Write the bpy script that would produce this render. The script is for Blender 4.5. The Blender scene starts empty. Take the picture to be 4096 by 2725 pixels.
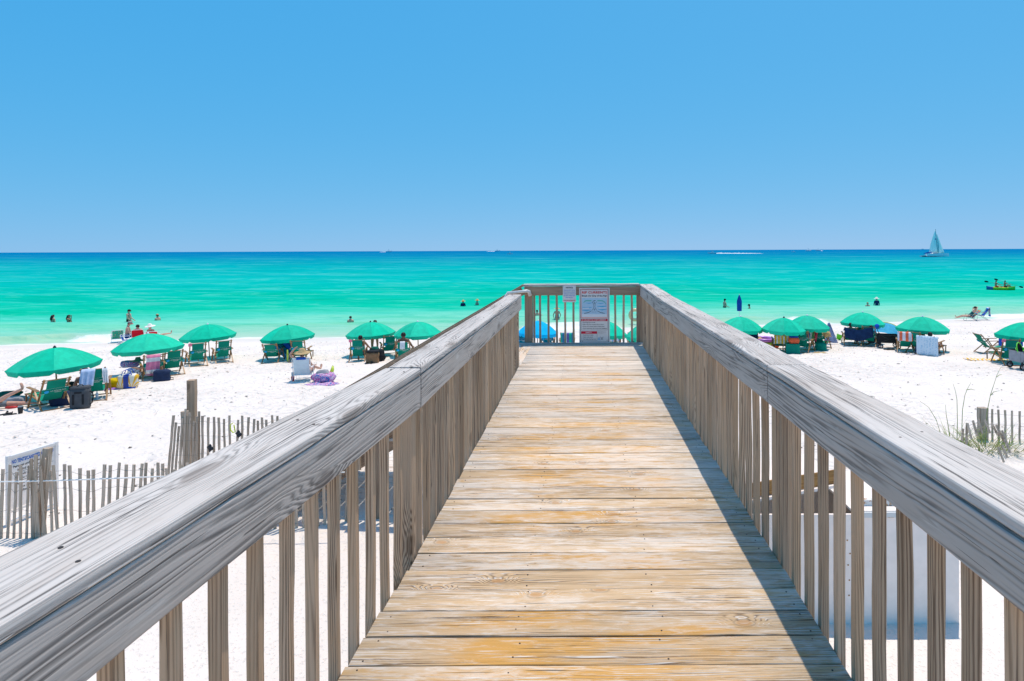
import bpy, bmesh, math, random
import numpy as np
from mathutils import Vector, Matrix, Euler, noise as mnoise

scene = bpy.context.scene
COL = scene.collection
rnd = random.Random(7)

# ------------------------------------------------------------------ camera, sky, sun, exposure
F, CX, CY, ROLL = 2380.0, 2331.0, 1002.0, 0.0037   # focal length and principal point, photo pixels (4096 wide)
ZC = 5.33                                          # eye height above the sea
cam_data = bpy.data.cameras.new('camera')
cam = bpy.data.objects.new('camera', cam_data)
COL.objects.link(cam)
cam.location = (0, 0, ZC)
cam.rotation_euler = (math.radians(90), ROLL, 0)
cam_data.sensor_width = 36.0
cam_data.lens = F * 36.0 / 4096
cam_data.shift_x = (2048 - CX) / 4096
cam_data.shift_y = (CY - 1362.5) / 4096
cam_data.clip_start = 0.05
cam_data.clip_end = 90000
scene.camera = cam

SUN_DIR = Vector((0.13, 0.20, 1.0)).normalized()
world = bpy.data.worlds.new('World')
scene.world = world
world.use_nodes = True
wt = world.node_tree
bg = wt.nodes['Background']
sky = wt.nodes.new('ShaderNodeTexSky')
sky.sky_type = 'NISHITA'
sky.sun_disc = False
sky.sun_elevation = math.asin(SUN_DIR.z)
sky.sun_rotation = math.atan2(SUN_DIR.x, SUN_DIR.y)
sky.altitude = 0
sky.air_density = 1.0
sky.dust_density = 1.2
sky.ozone_density = 3.0
SKY = 0.13
# look a few degrees above the horizon's own dust band, then deepen the blue channel by channel (a polarised summer sky)
def wnode(t, **k):
    n = wt.nodes.new(t)
    for a, v in k.items(): setattr(n, a, v)
    return n
def wmath(op, a, b):
    n = wnode('ShaderNodeMath', operation=op)
    for i, v in enumerate((a, b)):
        if isinstance(v, bpy.types.NodeSocket): wt.links.new(v, n.inputs[i])
        else: n.inputs[i].default_value = v
    return n.outputs[0]
va = wnode('ShaderNodeVectorMath', operation='ADD'); va.inputs[1].default_value = (0, 0, 0.085)
vn = wnode('ShaderNodeVectorMath', operation='NORMALIZE')
wt.links.new(wnode('ShaderNodeTexCoord').outputs['Generated'], va.inputs[0])
wt.links.new(va.outputs[0], vn.inputs[0]); wt.links.new(vn.outputs[0], sky.inputs['Vector'])
sep = wnode('ShaderNodeSeparateColor'); wt.links.new(sky.outputs[0], sep.inputs[0])
cmb = wnode('ShaderNodeCombineColor')
for i, (gain, power) in enumerate(((1.02, 1.72), (0.685, 0.48), (0.885, 0.15))):
    ch = wmath('POWER', wmath('MULTIPLY', sep.outputs[i], SKY), power)
    wt.links.new(wmath('MULTIPLY', ch, gain / SKY), cmb.inputs[i])
wt.links.new(cmb.outputs[0], bg.inputs['Color'])
bg.inputs['Strength'].default_value = SKY

sl = bpy.data.lights.new('sun', 'SUN')
sl.energy = 3.8
sl.angle = math.radians(0.53)
sl.color = (1.0, 0.905, 0.775)
sun = bpy.data.objects.new('sun', sl)
COL.objects.link(sun)
sun.rotation_euler = SUN_DIR.to_track_quat('Z', 'Y').to_euler()
sun.location = (0, 0, 60)

vs = scene.view_settings
vs.view_transform = 'Standard'
vs.look = 'None'
vs.exposure = 0.0
vs.gamma = 1.0
vs.use_curve_mapping = False

# ------------------------------------------------------------------ places: a photo point on the ground, the sea or at a distance
ct, st = math.cos(ROLL), math.sin(ROLL)

def ray(u, v):
    a, w = (u - CX) / F, (CY - v) / F
    return Vector((a * ct + w * st, 1.0, -a * st + w * ct))

def at(u, v, Y):
    d = ray(u, v)
    return Vector((d.x * Y, Y, ZC + d.z * Y))

def shore(X):
    X = np.asarray(X, dtype=float)
    Xc = np.clip(X, -60, 60)
    return 39.6 + 0.175 * Xc + 0.35 * np.sin(X * 0.21 + 0.6) + 0.22 * np.sin(X * 0.53)

def terr(X, Y):
    X = np.asarray(X, dtype=float); Y = np.asarray(Y, dtype=float)
    s = shore(X) - Y
    sc = np.clip(s, 0, 30)
    h = 0.05 * np.minimum(sc, 20) + 0.039 * np.maximum(sc - 20, 0)
    h = np.where(s < 0, np.maximum(0.06 * s, -3.0), h)
    h = h + np.clip(s / 8, 0, 1) * (0.035 * np.sin(X * 0.5 + 1.3) * np.sin(Y * 0.43) + 0.02 * np.sin(X * 1.3 + Y * 0.7) * np.sin(Y * 1.1 - X * 0.4))
    # little dune with grass at the right, drift at the foot of the stairs
    h = h + 0.16 * np.exp(-(((X - 8.2) / 1.6) ** 2 + ((Y - 12.0) / 1.3) ** 2))
    return h

def tz(x, y):
    return float(terr(x, y))

def gp(u, v):
    d = ray(u, v)
    lo, prev = 1.5, None
    y = 1.5
    while y < 75:
        if ZC + d.z * y < tz(d.x * y, y):
            a, b = y - 0.25, y
            for _ in range(18):
                m = (a + b) / 2
                if ZC + d.z * m < tz(d.x * m, m): b = m
                else: a = m
            return Vector((d.x * b, b, tz(d.x * b, b)))
        y += 0.25
    raise ValueError('no ground at %r' % ((u, v),))

def wp(u, v, z=0.0):
    d = ray(u, v)
    y = (z - ZC) / d.z
    return Vector((d.x * y, y, z))

# ------------------------------------------------------------------ mesh helpers
class MB:
    def __init__(s):
        s.v, s.f = [], []
    def quad_grid(s, rows, cyc_u=False, cyc_v=False):
        b = len(s.v); n, m = len(rows), len(rows[0])
        for r in rows: s.v.extend(tuple(p) for p in r)
        for i in range(n if cyc_u else n - 1):
            for j in range(m if cyc_v else m - 1):
                i2, j2 = (i + 1) % n, (j + 1) % m
                s.f.append((b + i * m + j, b + i * m + j2, b + i2 * m + j2, b + i2 * m + j))
        return s
    def poly(s, pts):
        b = len(s.v); s.v.extend(tuple(p) for p in pts); s.f.append(tuple(range(b, b + len(pts)))); return s
    def box(s, c, size, M=None):
        b = len(s.v); c = Vector(c)
        for dx in (-.5, .5):
            for dy in (-.5, .5):
                for dz in (-.5, .5):
                    o = Vector((dx * size[0], dy * size[1], dz * size[2]))
                    s.v.append(tuple(c + (M @ o if M else o)))
        for q in ((0, 1, 3, 2), (4, 6, 7, 5), (0, 4, 5, 1), (2, 3, 7, 6), (0, 2, 6, 4), (1, 5, 7, 3)):
            s.f.append(tuple(b + i for i in q))
        return s
    def beam(s, p0, p1, w, h, up=(0, 0, 1)):
        p0, p1 = Vector(p0), Vector(p1)
        M = frame(p1 - p0, up)
        return s.box((p0 + p1) / 2, ((p1 - p0).length, w, h), M)
    def tube(s, pts, r, n=8, cap=True):
        pts = [Vector(p) for p in pts]
        rs = r if isinstance(r, (list, tuple)) else [r] * len(pts)
        rows = []
        for i, p in enumerate(pts):
            d = (pts[min(i + 1, len(pts) - 1)] - pts[max(i - 1, 0)]).normalized()
            M = frame(d, (0, 0, 1) if abs(d.z) < .95 else (0, 1, 0))
            rows.append([p + M @ Vector((0, math.cos(2 * math.pi * k / n) * rs[i], math.sin(2 * math.pi * k / n) * rs[i])) for k in range(n)])
        b = len(s.v)
        s.quad_grid(rows, cyc_v=True)
        if cap:
            s.f.append(tuple(b + k for k in reversed(range(n))))
            s.f.append(tuple(b + (len(pts) - 1) * n + k for k in range(n)))
        return s
    def lathe(s, prof, n=16, c=(0, 0, 0), M=None):
        rows = []
        c = Vector(c)
        for (r, z) in prof:
            rr = []
            for k in range(n):
                o = Vector((r * math.cos(2 * math.pi * k / n), r * math.sin(2 * math.pi * k / n), z))
                rr.append(c + (M @ o if M else o))
            rows.append(rr)
        return s.quad_grid(rows, cyc_v=True)
    def blob(s, c, rx, ry, rz, n=10, m=7, M=None):
        prof = []
        c = Vector(c); rows = []
        for i in range(m + 1):
            t = math.pi * i / m
            row = []
            for k in range(n):
                a = 2 * math.pi * k / n
                o = Vector((rx * math.sin(t) * math.cos(a), ry * math.sin(t) * math.sin(a), -rz * math.cos(t)))
                row.append(c + (M @ o if M else o))
            rows.append(row)
        return s.quad_grid(rows, cyc_v=True)
    def mesh(s, name, smooth=False, weld=True):
        me = bpy.data.meshes.new(name)
        me.from_pydata(s.v, [], s.f)
        if weld:
            bm = bmesh.new(); bm.from_mesh(me)
            bmesh.ops.remove_doubles(bm, verts=bm.verts, dist=1e-5)
            bmesh.ops.recalc_face_normals(bm, faces=bm.faces)
            bm.to_mesh(me); bm.free()
        if smooth:
            me.polygons.foreach_set('use_smooth', [True] * len(me.polygons))
        me.update()
        return me

def frame(d, up=(0, 0, 1)):
    x = Vector(d).normalized(); up = Vector(up)
    y = up.cross(x)
    if y.length < 1e-6: y = Vector((0, 1, 0)).cross(x)
    y.normalize(); z = x.cross(y)
    return Matrix((x, y, z)).transposed()

def link(name, me, mat=None, parent=None):
    o = bpy.data.objects.new(name, me)
    COL.objects.link(o)
    if mat and me and not me.materials: me.materials.append(mat)
    if parent: o.parent = parent
    return o

def put(name, mb, mat=None, parent=None, smooth=False, weld=True):
    return link(name, mb.mesh(name, smooth, weld), mat, parent)

def tag(o, label=None, cat=None, group=None, kind=None):
    if label: o['label'] = label
    if cat: o['category'] = cat
    if group: o['group'] = group
    if kind: o['kind'] = kind
    return o

def empty(name, loc, rz=0.0, label=None, cat=None, group=None):
    o = bpy.data.objects.new(name, None)
    COL.objects.link(o)
    o.empty_display_size = .2
    o.location = loc; o.rotation_euler = (0, 0, rz)
    return tag(o, label, cat, group)

def children_of(root):
    return list(root.children)

def copy_tree(o, parent=None):
    c = o.copy(); COL.objects.link(c)
    if parent: c.parent = parent
    for k in children_of(o): copy_tree(k, c)
    return c

# ------------------------------------------------------------------ material helpers
def lin(r, g, b):
    f = lambda c: (c / 255 / 12.92) if c <= 10 else ((c / 255 + .055) / 1.055) ** 2.4
    return (f(r), f(g), f(b), 1)

class NT:
    def __init__(s, name):
        s.m = bpy.data.materials.new(name); s.m.use_nodes = True
        s.t = s.m.node_tree; s.b = s.t.nodes['Principled BSDF']
        s.out = s.t.nodes['Material Output']
    def n(s, typ, ins=None, **attr):
        x = s.t.nodes.new(typ)
        for k, v in attr.items(): setattr(x, k, v)
        for k, v in (ins or {}).items(): s.set(x.inputs[k], v)
        return x
    def set(s, sock, v):
        if isinstance(v, bpy.types.NodeSocket): s.t.links.new(v, sock)
        else: sock.default_value = v
    def m_(s, op, a, b=0.0, c=0.0, clamp=False):
        x = s.n('ShaderNodeMath', operation=op, use_clamp=clamp)
        for i, v in enumerate((a, b, c)): s.set(x.inputs[i], v)
        return x.outputs[0]
    def mix(s, f, a, b, blend='MIX'):
        x = s.n('ShaderNodeMix', data_type='RGBA', blend_type=blend)
        s.set(x.inputs[0], f); s.set(x.inputs[6], a); s.set(x.inputs[7], b)
        return x.outputs[2]
    def mapr(s, v, a, b, c=0.0, d=1.0, smooth=True):
        x = s.n('ShaderNodeMapRange', interpolation_type='SMOOTHSTEP' if smooth else 'LINEAR')
        for i, q in enumerate((v, a, b, c, d)): s.set(x.inputs[i], q)
        return x.outputs[0]
    def vec(s, x, y, z):
        c = s.n('ShaderNodeCombineXYZ')
        for i, q in enumerate((x, y, z)): s.set(c.inputs[i], q)
        return c.outputs[0]
    def noise(s, vec, scale=1.0, detail=2.0, rough=.5, dist=0.0, dim='3D'):
        return s.n('ShaderNodeTexNoise', {'Vector': vec, 'Scale': scale, 'Detail': detail, 'Roughness': rough, 'Distortion': dist}, noise_dimensions=dim).outputs[0]
    def ramp(s, f, stops):
        r = s.n('ShaderNodeValToRGB', {0: f})
        e = r.color_ramp.elements
        while len(e) < len(stops): e.new(.5)
        for el, (p, c) in zip(e, stops): el.position = p; el.color = c
        return r.outputs[0]
    def bump(s, h, strength=.4, dist=.01):
        b = s.n('ShaderNodeBump', {'Height': h, 'Strength': strength, 'Distance': dist})
        s.set(s.b.inputs['Normal'], b.outputs[0]); return b
    def objco(s):
        sp = s.n('ShaderNodeSeparateXYZ', {0: s.n('ShaderNodeTexCoord').outputs['Object']})
        return sp.outputs
    def rand(s):
        return s.n('ShaderNodeObjectInfo').outputs['Random']

def plain(name, col, rough=.7, spec=.3, metal=0.0, var=.12, scale=14, bump=0.0):
    k = NT(name)
    if len(col) == 3: col = (*col, 1)
    co = k.n('ShaderNodeTexCoord').outputs['Object']
    nz = k.noise(co, scale, 3, .6)
    f = k.mapr(nz, .3, .7, 1 - var, 1 + var)
    c = k.mix(1.0, col, k.vec(f, f, f), 'MULTIPLY')
    k.set(k.b.inputs['Base Color'], c)
    k.b.inputs['Roughness'].default_value = rough
    k.b.inputs['Specular IOR Level'].default_value = spec
    k.b.inputs['Metallic'].default_value = metal
    if bump: k.bump(nz, bump, .02)
    return k.m

def cloth(name, col, var=.1, trans=.0, stripes=None, axis=0, freq=8, weave=True, fade=0.0):
    """fabric; stripes = list of colours repeated along a local axis"""
    k = NT(name)
    if len(col) == 3: col = (*col, 1)
    co = k.objco()
    c = col
    if stripes:
        ph = k.m_('FRACT', k.m_('MULTIPLY', k.m_('ADD', co[axis], 10.0), freq))
        r = k.n('ShaderNodeValToRGB', {0: ph}); r.color_ramp.interpolation = 'CONSTANT'
        e = r.color_ramp.elements
        while len(e) < len(stripes): e.new(.5)
        for i, (el, s_) in enumerate(zip(e, stripes)): el.position = i / len(stripes); el.color = s_
        c = r.outputs[0]
    nz = k.noise(k.vec(*co), 7, 3, .6)
    f = k.mapr(nz, .3, .7, 1 - var, 1 + var)
    c = k.mix(1.0, c, k.vec(f, f, f), 'MULTIPLY')
    if fade:      # each piece of cloth has weathered a little differently
        fv = k.mapr(k.rand(), 0, 1, 1 - fade, 1 + fade * .6, smooth=False)
        c = k.mix(1.0, c, k.vec(fv, fv, fv), 'MULTIPLY')
        c = k.mix(k.m_('MULTIPLY', k.m_('FRACT', k.m_('MULTIPLY', k.rand(), 17.3)), fade * .5), c, (.35, .52, .44, 1))
    k.set(k.b.inputs['Base Color'], c)
    k.b.inputs['Roughness'].default_value = .85
    k.b.inputs['Specular IOR Level'].default_value = .15
    k.bump(nz, .35, .02)
    if trans:
        tr = k.n('ShaderNodeBsdfTranslucent', {'Color': c})
        mx = k.n('ShaderNodeMixShader', {0: trans, 1: k.b.outputs[0], 2: tr.outputs[0]})
        k.t.links.new(mx.outputs[0], k.out.inputs[0])
    return k.m

def wood(name, dark, light, accent, amt=.35, ring=55, amp=5.0, kx=1.4, ky=5.5, ksel=.55, bump=.5, crack=.66, white=None, wamt=.5, var=.12, knotc=(.10, .06, .035, 1), contrast=(.25, .75), bdist=.006, lx=.5, sharp=.55, ydust=False, wts=(.34, .26, .52), ends=0.0, whitelines=0.0):
    k = NT(name)
    x, y, z = k.objco()
    rn = k.rand()
    px = k.m_('ADD', x, k.m_('MULTIPLY', rn, 53.7))
    py = k.m_('ADD', y, k.m_('MULTIPLY', k.m_('FRACT', k.m_('MULTIPLY', rn, 91.3)), 9.0))
    yz = k.m_('ADD', py, k.m_('MULTIPLY', z, .8))
    n1 = k.noise(k.vec(k.m_('MULTIPLY', px, lx), k.m_('MULTIPLY', yz, 4), k.m_('MULTIPLY', z, 3)), 1, 3, .45, .25)
    wob = k.noise(k.vec(k.m_('MULTIPLY', px, 3), k.m_('MULTIPLY', yz, 9), 0.0), 1, 2)
    vr = k.n('ShaderNodeTexVoronoi', {'Vector': k.vec(k.m_('MULTIPLY', px, kx), k.m_('MULTIPLY', k.m_('ADD', py, z), ky), 0.0), 'Scale': 1.0}, voronoi_dimensions='2D')
    sel = k.m_('GREATER_THAN', k.n('ShaderNodeSeparateColor', {0: vr.outputs['Color']}).outputs[0], ksel)
    kd = k.m_('ADD', vr.outputs['Distance'], k.m_('MULTIPLY', k.m_('SUBTRACT', wob, .5), .16))
    K = k.m_('MULTIPLY', k.mapr(kd, 0.0, .42, 1.0, 0.0), sel)
    n0 = k.noise(k.vec(k.m_('MULTIPLY', px, .25), k.m_('MULTIPLY', yz, 26), k.m_('MULTIPLY', z, 9)), 1, 2, .5)
    n2 = k.noise(k.vec(k.m_('MULTIPLY', px, 2.2), k.m_('MULTIPLY', yz, 14), k.m_('MULTIPLY', z, 9)), 1, 2, .5)
    r = k.m_('ADD', k.m_('ADD', k.m_('MULTIPLY', yz, ring), k.m_('MULTIPLY', n1, amp * 2)), k.m_('MULTIPLY', K, 4.5))
    r = k.m_('ADD', r, k.m_('ADD', k.m_('MULTIPLY', n0, 3.2), k.m_('MULTIPLY', n2, .7)))
    band = k.m_('ADD', k.m_('MULTIPLY', k.m_('SINE', k.m_('MULTIPLY', r, 6.283)), .5), .5)
    band = k.m_('POWER', band, sharp)
    fib = k.noise(k.vec(k.m_('MULTIPLY', px, 9), k.m_('MULTIPLY', yz, 240), k.m_('MULTIPLY', z, 160)), 1, 2, .6)
    mid = k.noise(k.vec(k.m_('MULTIPLY', px, 2.6), k.m_('MULTIPLY', yz, 48), k.m_('MULTIPLY', z, 20)), 1, 4, .6, .2)
    soft = k.noise(k.vec(k.m_('MULTIPLY', px, .8), k.m_('MULTIPLY', yz, 11), k.m_('MULTIPLY', z, 6)), 1, 3, .55)
    band = k.m_('SUBTRACT', 1.0, k.m_('MULTIPLY', k.m_('SUBTRACT', 1.0, band), k.mapr(soft, .36, .64, .35, 1.0)))
    t = k.m_('ADD', k.m_('ADD', k.m_('MULTIPLY', band, wts[0]), k.m_('MULTIPLY', fib, wts[1])), k.m_('MULTIPLY', mid, wts[2]))
    tt = k.mapr(t, contrast[0] + .08, contrast[1] + .08)
    c = k.mix(tt, dark, light)
    pat = k.noise(k.vec(k.m_('MULTIPLY', px, 1.4), k.m_('MULTIPLY', yz, 7), k.m_('MULTIPLY', z, 6)), 1, 4, .6)
    pat = k.m_('ADD', pat, k.m_('MULTIPLY', k.m_('SUBTRACT', rn, .5), .22))
    if ends:      # board ends weather greyer than the trodden middle
        pat = k.m_('SUBTRACT', pat, k.m_('MULTIPLY', k.mapr(k.m_('ABSOLUTE', x), .35, .92), ends))
    c = k.mix(k.m_('MULTIPLY', k.mapr(pat, .42, .66), amt), c, k.mix(tt, k.mix(.5, dark, accent), accent))
    if white:
        wn = k.noise(k.vec(k.m_('MULTIPLY', px, 6.5), k.m_('MULTIPLY', yz, 36), k.m_('MULTIPLY', z, 10)), 1, 6, .74, .6)
        wn2 = k.noise(k.vec(k.m_('MULTIPLY', px, .9), k.m_('MULTIPLY', yz, 1.6), 3.0), 1, 2)
        wsum = k.m_('ADD', k.m_('MULTIPLY', wn, .7), k.m_('MULTIPLY', wn2, .45))
        if ydust:      # boards nearer the sand carry more bleach and blown sand
            oy = k.n('ShaderNodeSeparateXYZ', {0: k.n('ShaderNodeObjectInfo').outputs['Location']}).outputs[1]
            wsum = k.m_('ADD', wsum, k.mapr(oy, 2.0, 9.5, -.055, .085, smooth=False))
        wv = k.mapr(wsum, .50, .68)
        c = k.mix(k.m_('MULTIPLY', wv, wamt), c, white)
    if ends:  # ends tinted darker and bluer: weathering plus railing shade put into the colour
        c = k.mix(k.m_('MULTIPLY', k.mapr(k.m_('ADD', k.m_('ABSOLUTE', x), k.m_('MULTIPLY', k.m_('SUBTRACT', pat, .5), .6)), .50, 1.0), .75), c, k.mix(1.0, c, (.66, .72, .80, 1), 'MULTIPLY'))
    if whitelines:
        wl = k.m_('MULTIPLY', k.mapr(k.m_('SINE', k.m_('ADD', k.m_('MULTIPLY', r, 6.283), 2.4)), .70, .97), k.mapr(k.noise(k.vec(k.m_('MULTIPLY', px, 4), k.m_('MULTIPLY', yz, 20), 7.0), 1, 3, .6), .46, .60))
        c = k.mix(k.m_('MULTIPLY', wl, whitelines), c, (.78, .74, .69, 1))
    core = k.m_('MULTIPLY', k.mapr(kd, .07, .12, 1.0, 0.0), sel)
    ringk = k.m_('MULTIPLY', k.m_('MULTIPLY', k.mapr(kd, .10, .13), k.mapr(kd, .13, .17, 1.0, 0.0)), sel)
    c = k.mix(k.m_('MULTIPLY', core, .55), c, knotc)
    c = k.mix(k.m_('MULTIPLY', ringk, .30), c, (.07, .05, .035, 1))
    cn = k.noise(k.vec(k.m_('MULTIPLY', px, 1.5), k.m_('MULTIPLY', yz, 95), k.m_('MULTIPLY', z, 40)), 1, 3, .55, .5)
    cr = k.mapr(cn, crack, crack + .025)
    c = k.mix(k.m_('MULTIPLY', cr, .75), c, (.035, .03, .028, 1))
    f = k.m_('ADD', 1 - var, k.m_('MULTIPLY', k.m_('FRACT', k.m_('MULTIPLY', rn, 37.7)), 2 * var))
    c = k.mix(1.0, c, k.vec(f, f, f), 'MULTIPLY')
    k.set(k.b.inputs['Base Color'], c)
    k.b.inputs['Roughness'].default_value = .82
    k.b.inputs['Specular IOR Level'].default_value = .22
    h = k.m_('SUBTRACT', k.m_('ADD', t, k.m_('MULTIPLY', band, .35)), k.m_('MULTIPLY', cr, 1.2))
    k.bump(h, bump, bdist)
    return k.m

def board_mesh(name, L, W, T, bev=.005, segs=6, jit=.0015, r=rnd, wave=0.0):
    """a sawn board along local x, centred"""
    y, z = W / 2, T / 2
    sec = [(-y + bev, -z), (y - bev, -z), (y, -z + bev), (y, z - bev), (y - bev * .3, z - bev * .3), (y - bev, z), (-y + bev, z), (-y + bev * .3, z - bev * .3), (-y, z - bev), (-y, -z + bev)]
    rows = []
    ph = r.uniform(0, 6)
    for i in range(segs + 1):
        x = -L / 2 + L * i / segs
        jy, jz = r.uniform(-jit, jit), r.uniform(-jit, jit) + wave * math.sin(ph + 4 * i / segs)
        sw = 1 + r.uniform(-jit, jit) / W * 1.5
        rows.append([Vector((x + (r.uniform(-1, 1) * jit if i in (0, segs) else 0), a * sw + jy, b + jz)) for a, b in sec])
    m = MB(); m.quad_grid(rows, cyc_v=True)
    n = len(sec)
    m.f.append(tuple(reversed(range(n)))); m.f.append(tuple(segs * n + i for i in range(n)))
    return m.mesh(name, weld=False)

def place_board(name, p0, p1, W, T, mat, parent, up=(0, 0, 1), me=None, **kw):
    """board whose axis runs p0-p1, width across, thickness along 'up'"""
    p0, p1 = Vector(p0), Vector(p1)
    if me is None: me = board_mesh(name, (p1 - p0).length, W, T, **kw)
    o = link(name, me, mat, parent)
    o.matrix_local = Matrix.Translation((p0 + p1) / 2) @ frame(p1 - p0, up).to_4x4()
    return o
# ================================================================== GROUND
def axis(fine0, fine1, step, far0, far1, grow=1.25):
    a = list(np.arange(fine0, fine1 + 1e-6, step))
    s, x, lo = step, fine0, []
    while x > far0:
        s *= grow; x -= s; lo.append(max(x, far0))
    s, x, hi = step, a[-1], []
    while x < far1:
        s *= grow; x += s; hi.append(min(x, far1))
    return np.array(lo[::-1] + a + hi)

def grid_object(name, X, Y, Z, mat, smooth=True):
    ny, nx = X.shape
    co = np.empty((ny * nx, 3), np.float32)
    co[:, 0] = X.ravel(); co[:, 1] = Y.ravel(); co[:, 2] = Z.ravel()
    idx = np.arange(ny * nx).reshape(ny, nx)
    q = np.stack([idx[:-1, :-1], idx[:-1, 1:], idx[1:, 1:], idx[1:, :-1]], -1).reshape(-1, 4).astype(np.int32)
    me = bpy.data.meshes.new(name)
    me.vertices.add(len(co)); me.vertices.foreach_set('co', co.ravel())
    me.loops.add(q.size); me.loops.foreach_set('vertex_index', q.ravel())
    me.polygons.add(len(q)); me.polygons.foreach_set('loop_start', np.arange(0, q.size, 4, dtype=np.int32))
    me.update(calc_edges=True)
    me.polygons.foreach_set('use_smooth', [smooth] * len(q))
    me.materials.append(mat)
    o = bpy.data.objects.new(name, me); COL.objects.link(o)
    return o

def sand_material():
    k = NT('sand')
    co = k.n('ShaderNodeTexCoord').outputs['Object']
    sp = k.n('ShaderNodeSeparateXYZ', {0: co}).outputs
    big = k.noise(co, .35, 3, .55)
    fine = k.noise(co, 60, 3, .6)
    c = k.mix(k.mapr(big, .3, .7), (.80, .725, .662, 1), (.75, .675, .612, 1))
    # grains of darker mineral and shell
    grain = k.mapr(k.noise(co, 38, 2, .7), .67, .74)
    c = k.mix(k.m_('MULTIPLY', grain, .30), c, (.36, .33, .30, 1))
    # damp sand by the water: s = shore - y, the same curve as the ground
    X, Y = sp[0], sp[1]
    sh = k.m_('ADD', k.m_('ADD', k.m_('MULTIPLY', X, .175), 39.6), k.m_('ADD', k.m_('MULTIPLY', k.m_('SINE', k.m_('ADD', k.m_('MULTIPLY', X, .21), .6)), .35), k.m_('MULTIPLY', k.m_('SINE', k.m_('MULTIPLY', X, .53)), .22)))
    s = k.m_('ADD', k.m_('SUBTRACT', sh, Y), k.m_('MULTIPLY', k.m_('SUBTRACT', k.noise(co, .5, 3), .5), 2.5))
    wet = k.mapr(s, .8, 3.2, 1, 0)
    c = k.mix(k.m_('MULTIPLY', wet, .45), c, (.62, .57, .50, 1))
    k.set(k.b.inputs['Base Color'], c)
    k.set(k.b.inputs['Roughness'], k.mapr(wet, 0, 1, .9, .55))
    k.b.inputs['Specular IOR Level'].default_value = .15
    # scuffs and footprints
    wv = k.n('ShaderNodeVectorMath', {0: co, 1: k.n('ShaderNodeTexNoise', {'Vector': co, 'Scale': 1.3, 'Detail': 3}).outputs[1]}, operation='ADD').outputs[0]
    v1 = k.n('ShaderNodeTexVoronoi', {'Vector': k.n('ShaderNodeVectorMath', {0: wv, 1: (1.0, 1.0, .2)}, operation='MULTIPLY').outputs[0], 'Scale': 2.6, 'Smoothness': .35}, feature='SMOOTH_F1', voronoi_dimensions='2D').outputs['Distance']
    v2 = k.n('ShaderNodeTexVoronoi', {'Vector': wv, 'Scale': 5.5, 'Smoothness': .5}, feature='SMOOTH_F1', voronoi_dimensions='2D').outputs['Distance']
    dens = k.m_('MULTIPLY', k.mapr(k.noise(co, .22, 2), .38, .62, .25, 1.0), k.mapr(Y, 6.5, 9.5, .10, 1.0))
    pits = k.mapr(k.noise(co, 26, 2, .6), .58, .70)
    h = k.m_('ADD', k.m_('MULTIPLY', k.m_('ADD', k.mapr(v1, .05, .45), k.m_('MULTIPLY', k.mapr(v2, .05, .4), .5)), dens), k.m_('MULTIPLY', fine, .10))
    h = k.m_('SUBTRACT', h, k.m_('MULTIPLY', pits, .10))
    dry = k.m_('SUBTRACT', 1.0, k.m_('MULTIPLY', wet, .9))
    h = k.m_('MULTIPLY', h, dry)
    k.bump(h, .68, .10)
    return k.m

xs = axis(-26, 30, .14, -4000, 4000, 1.22)
ys = axis(2.0, 48.0, .14, -3000, 75, 1.22)
GX, GY = np.meshgrid(xs, ys)
GZ = terr(GX, GY)
# trodden sand: shallow dimples
rs = np.random.RandomState(3)
dry = np.clip((shore(GX) - GY - 2.5) / 4, 0, 1)
fx0, fy0 = -26.0, 2.0
ix0 = int(np.argmin(abs(xs - fx0))); iy0 = int(np.argmin(abs(ys - fy0)))
nx_f = int((30 + 26) / .14); ny_f = int(46 / .14)
D = np.zeros_like(GZ)
for _ in range(9000):
    x, y = rs.uniform(-25.5, 29.5), rs.uniform(6.5, 46)
    a = rs.uniform(0, 3.14); l, w = rs.uniform(.14, .26), rs.uniform(.09, .15); d = rs.uniform(.012, .036)
    i, j = iy0 + int((y - fy0) / .14), ix0 + int((x - fx0) / .14)
    sl_ = (slice(max(i - 5, 0), i + 6), slice(max(j - 5, 0), j + 6))
    dx, dy = GX[sl_] - x, GY[sl_] - y
    p, q = dx * math.cos(a) + dy * math.sin(a), -dx * math.sin(a) + dy * math.cos(a)
    rr = (p / l) ** 2 + (q / w) ** 2
    D[sl_] += -d * np.exp(-rr) + .35 * d * np.exp(-((np.sqrt(rr) - 1.6) / .5) ** 2)
inside = (GX > -25.5) & (GX < 29.5) & (GY > 5)
GZ = GZ + D * dry * inside
sand = grid_object('beach', GX, GY, GZ, sand_material())
tag(sand, kind='structure')

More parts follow.
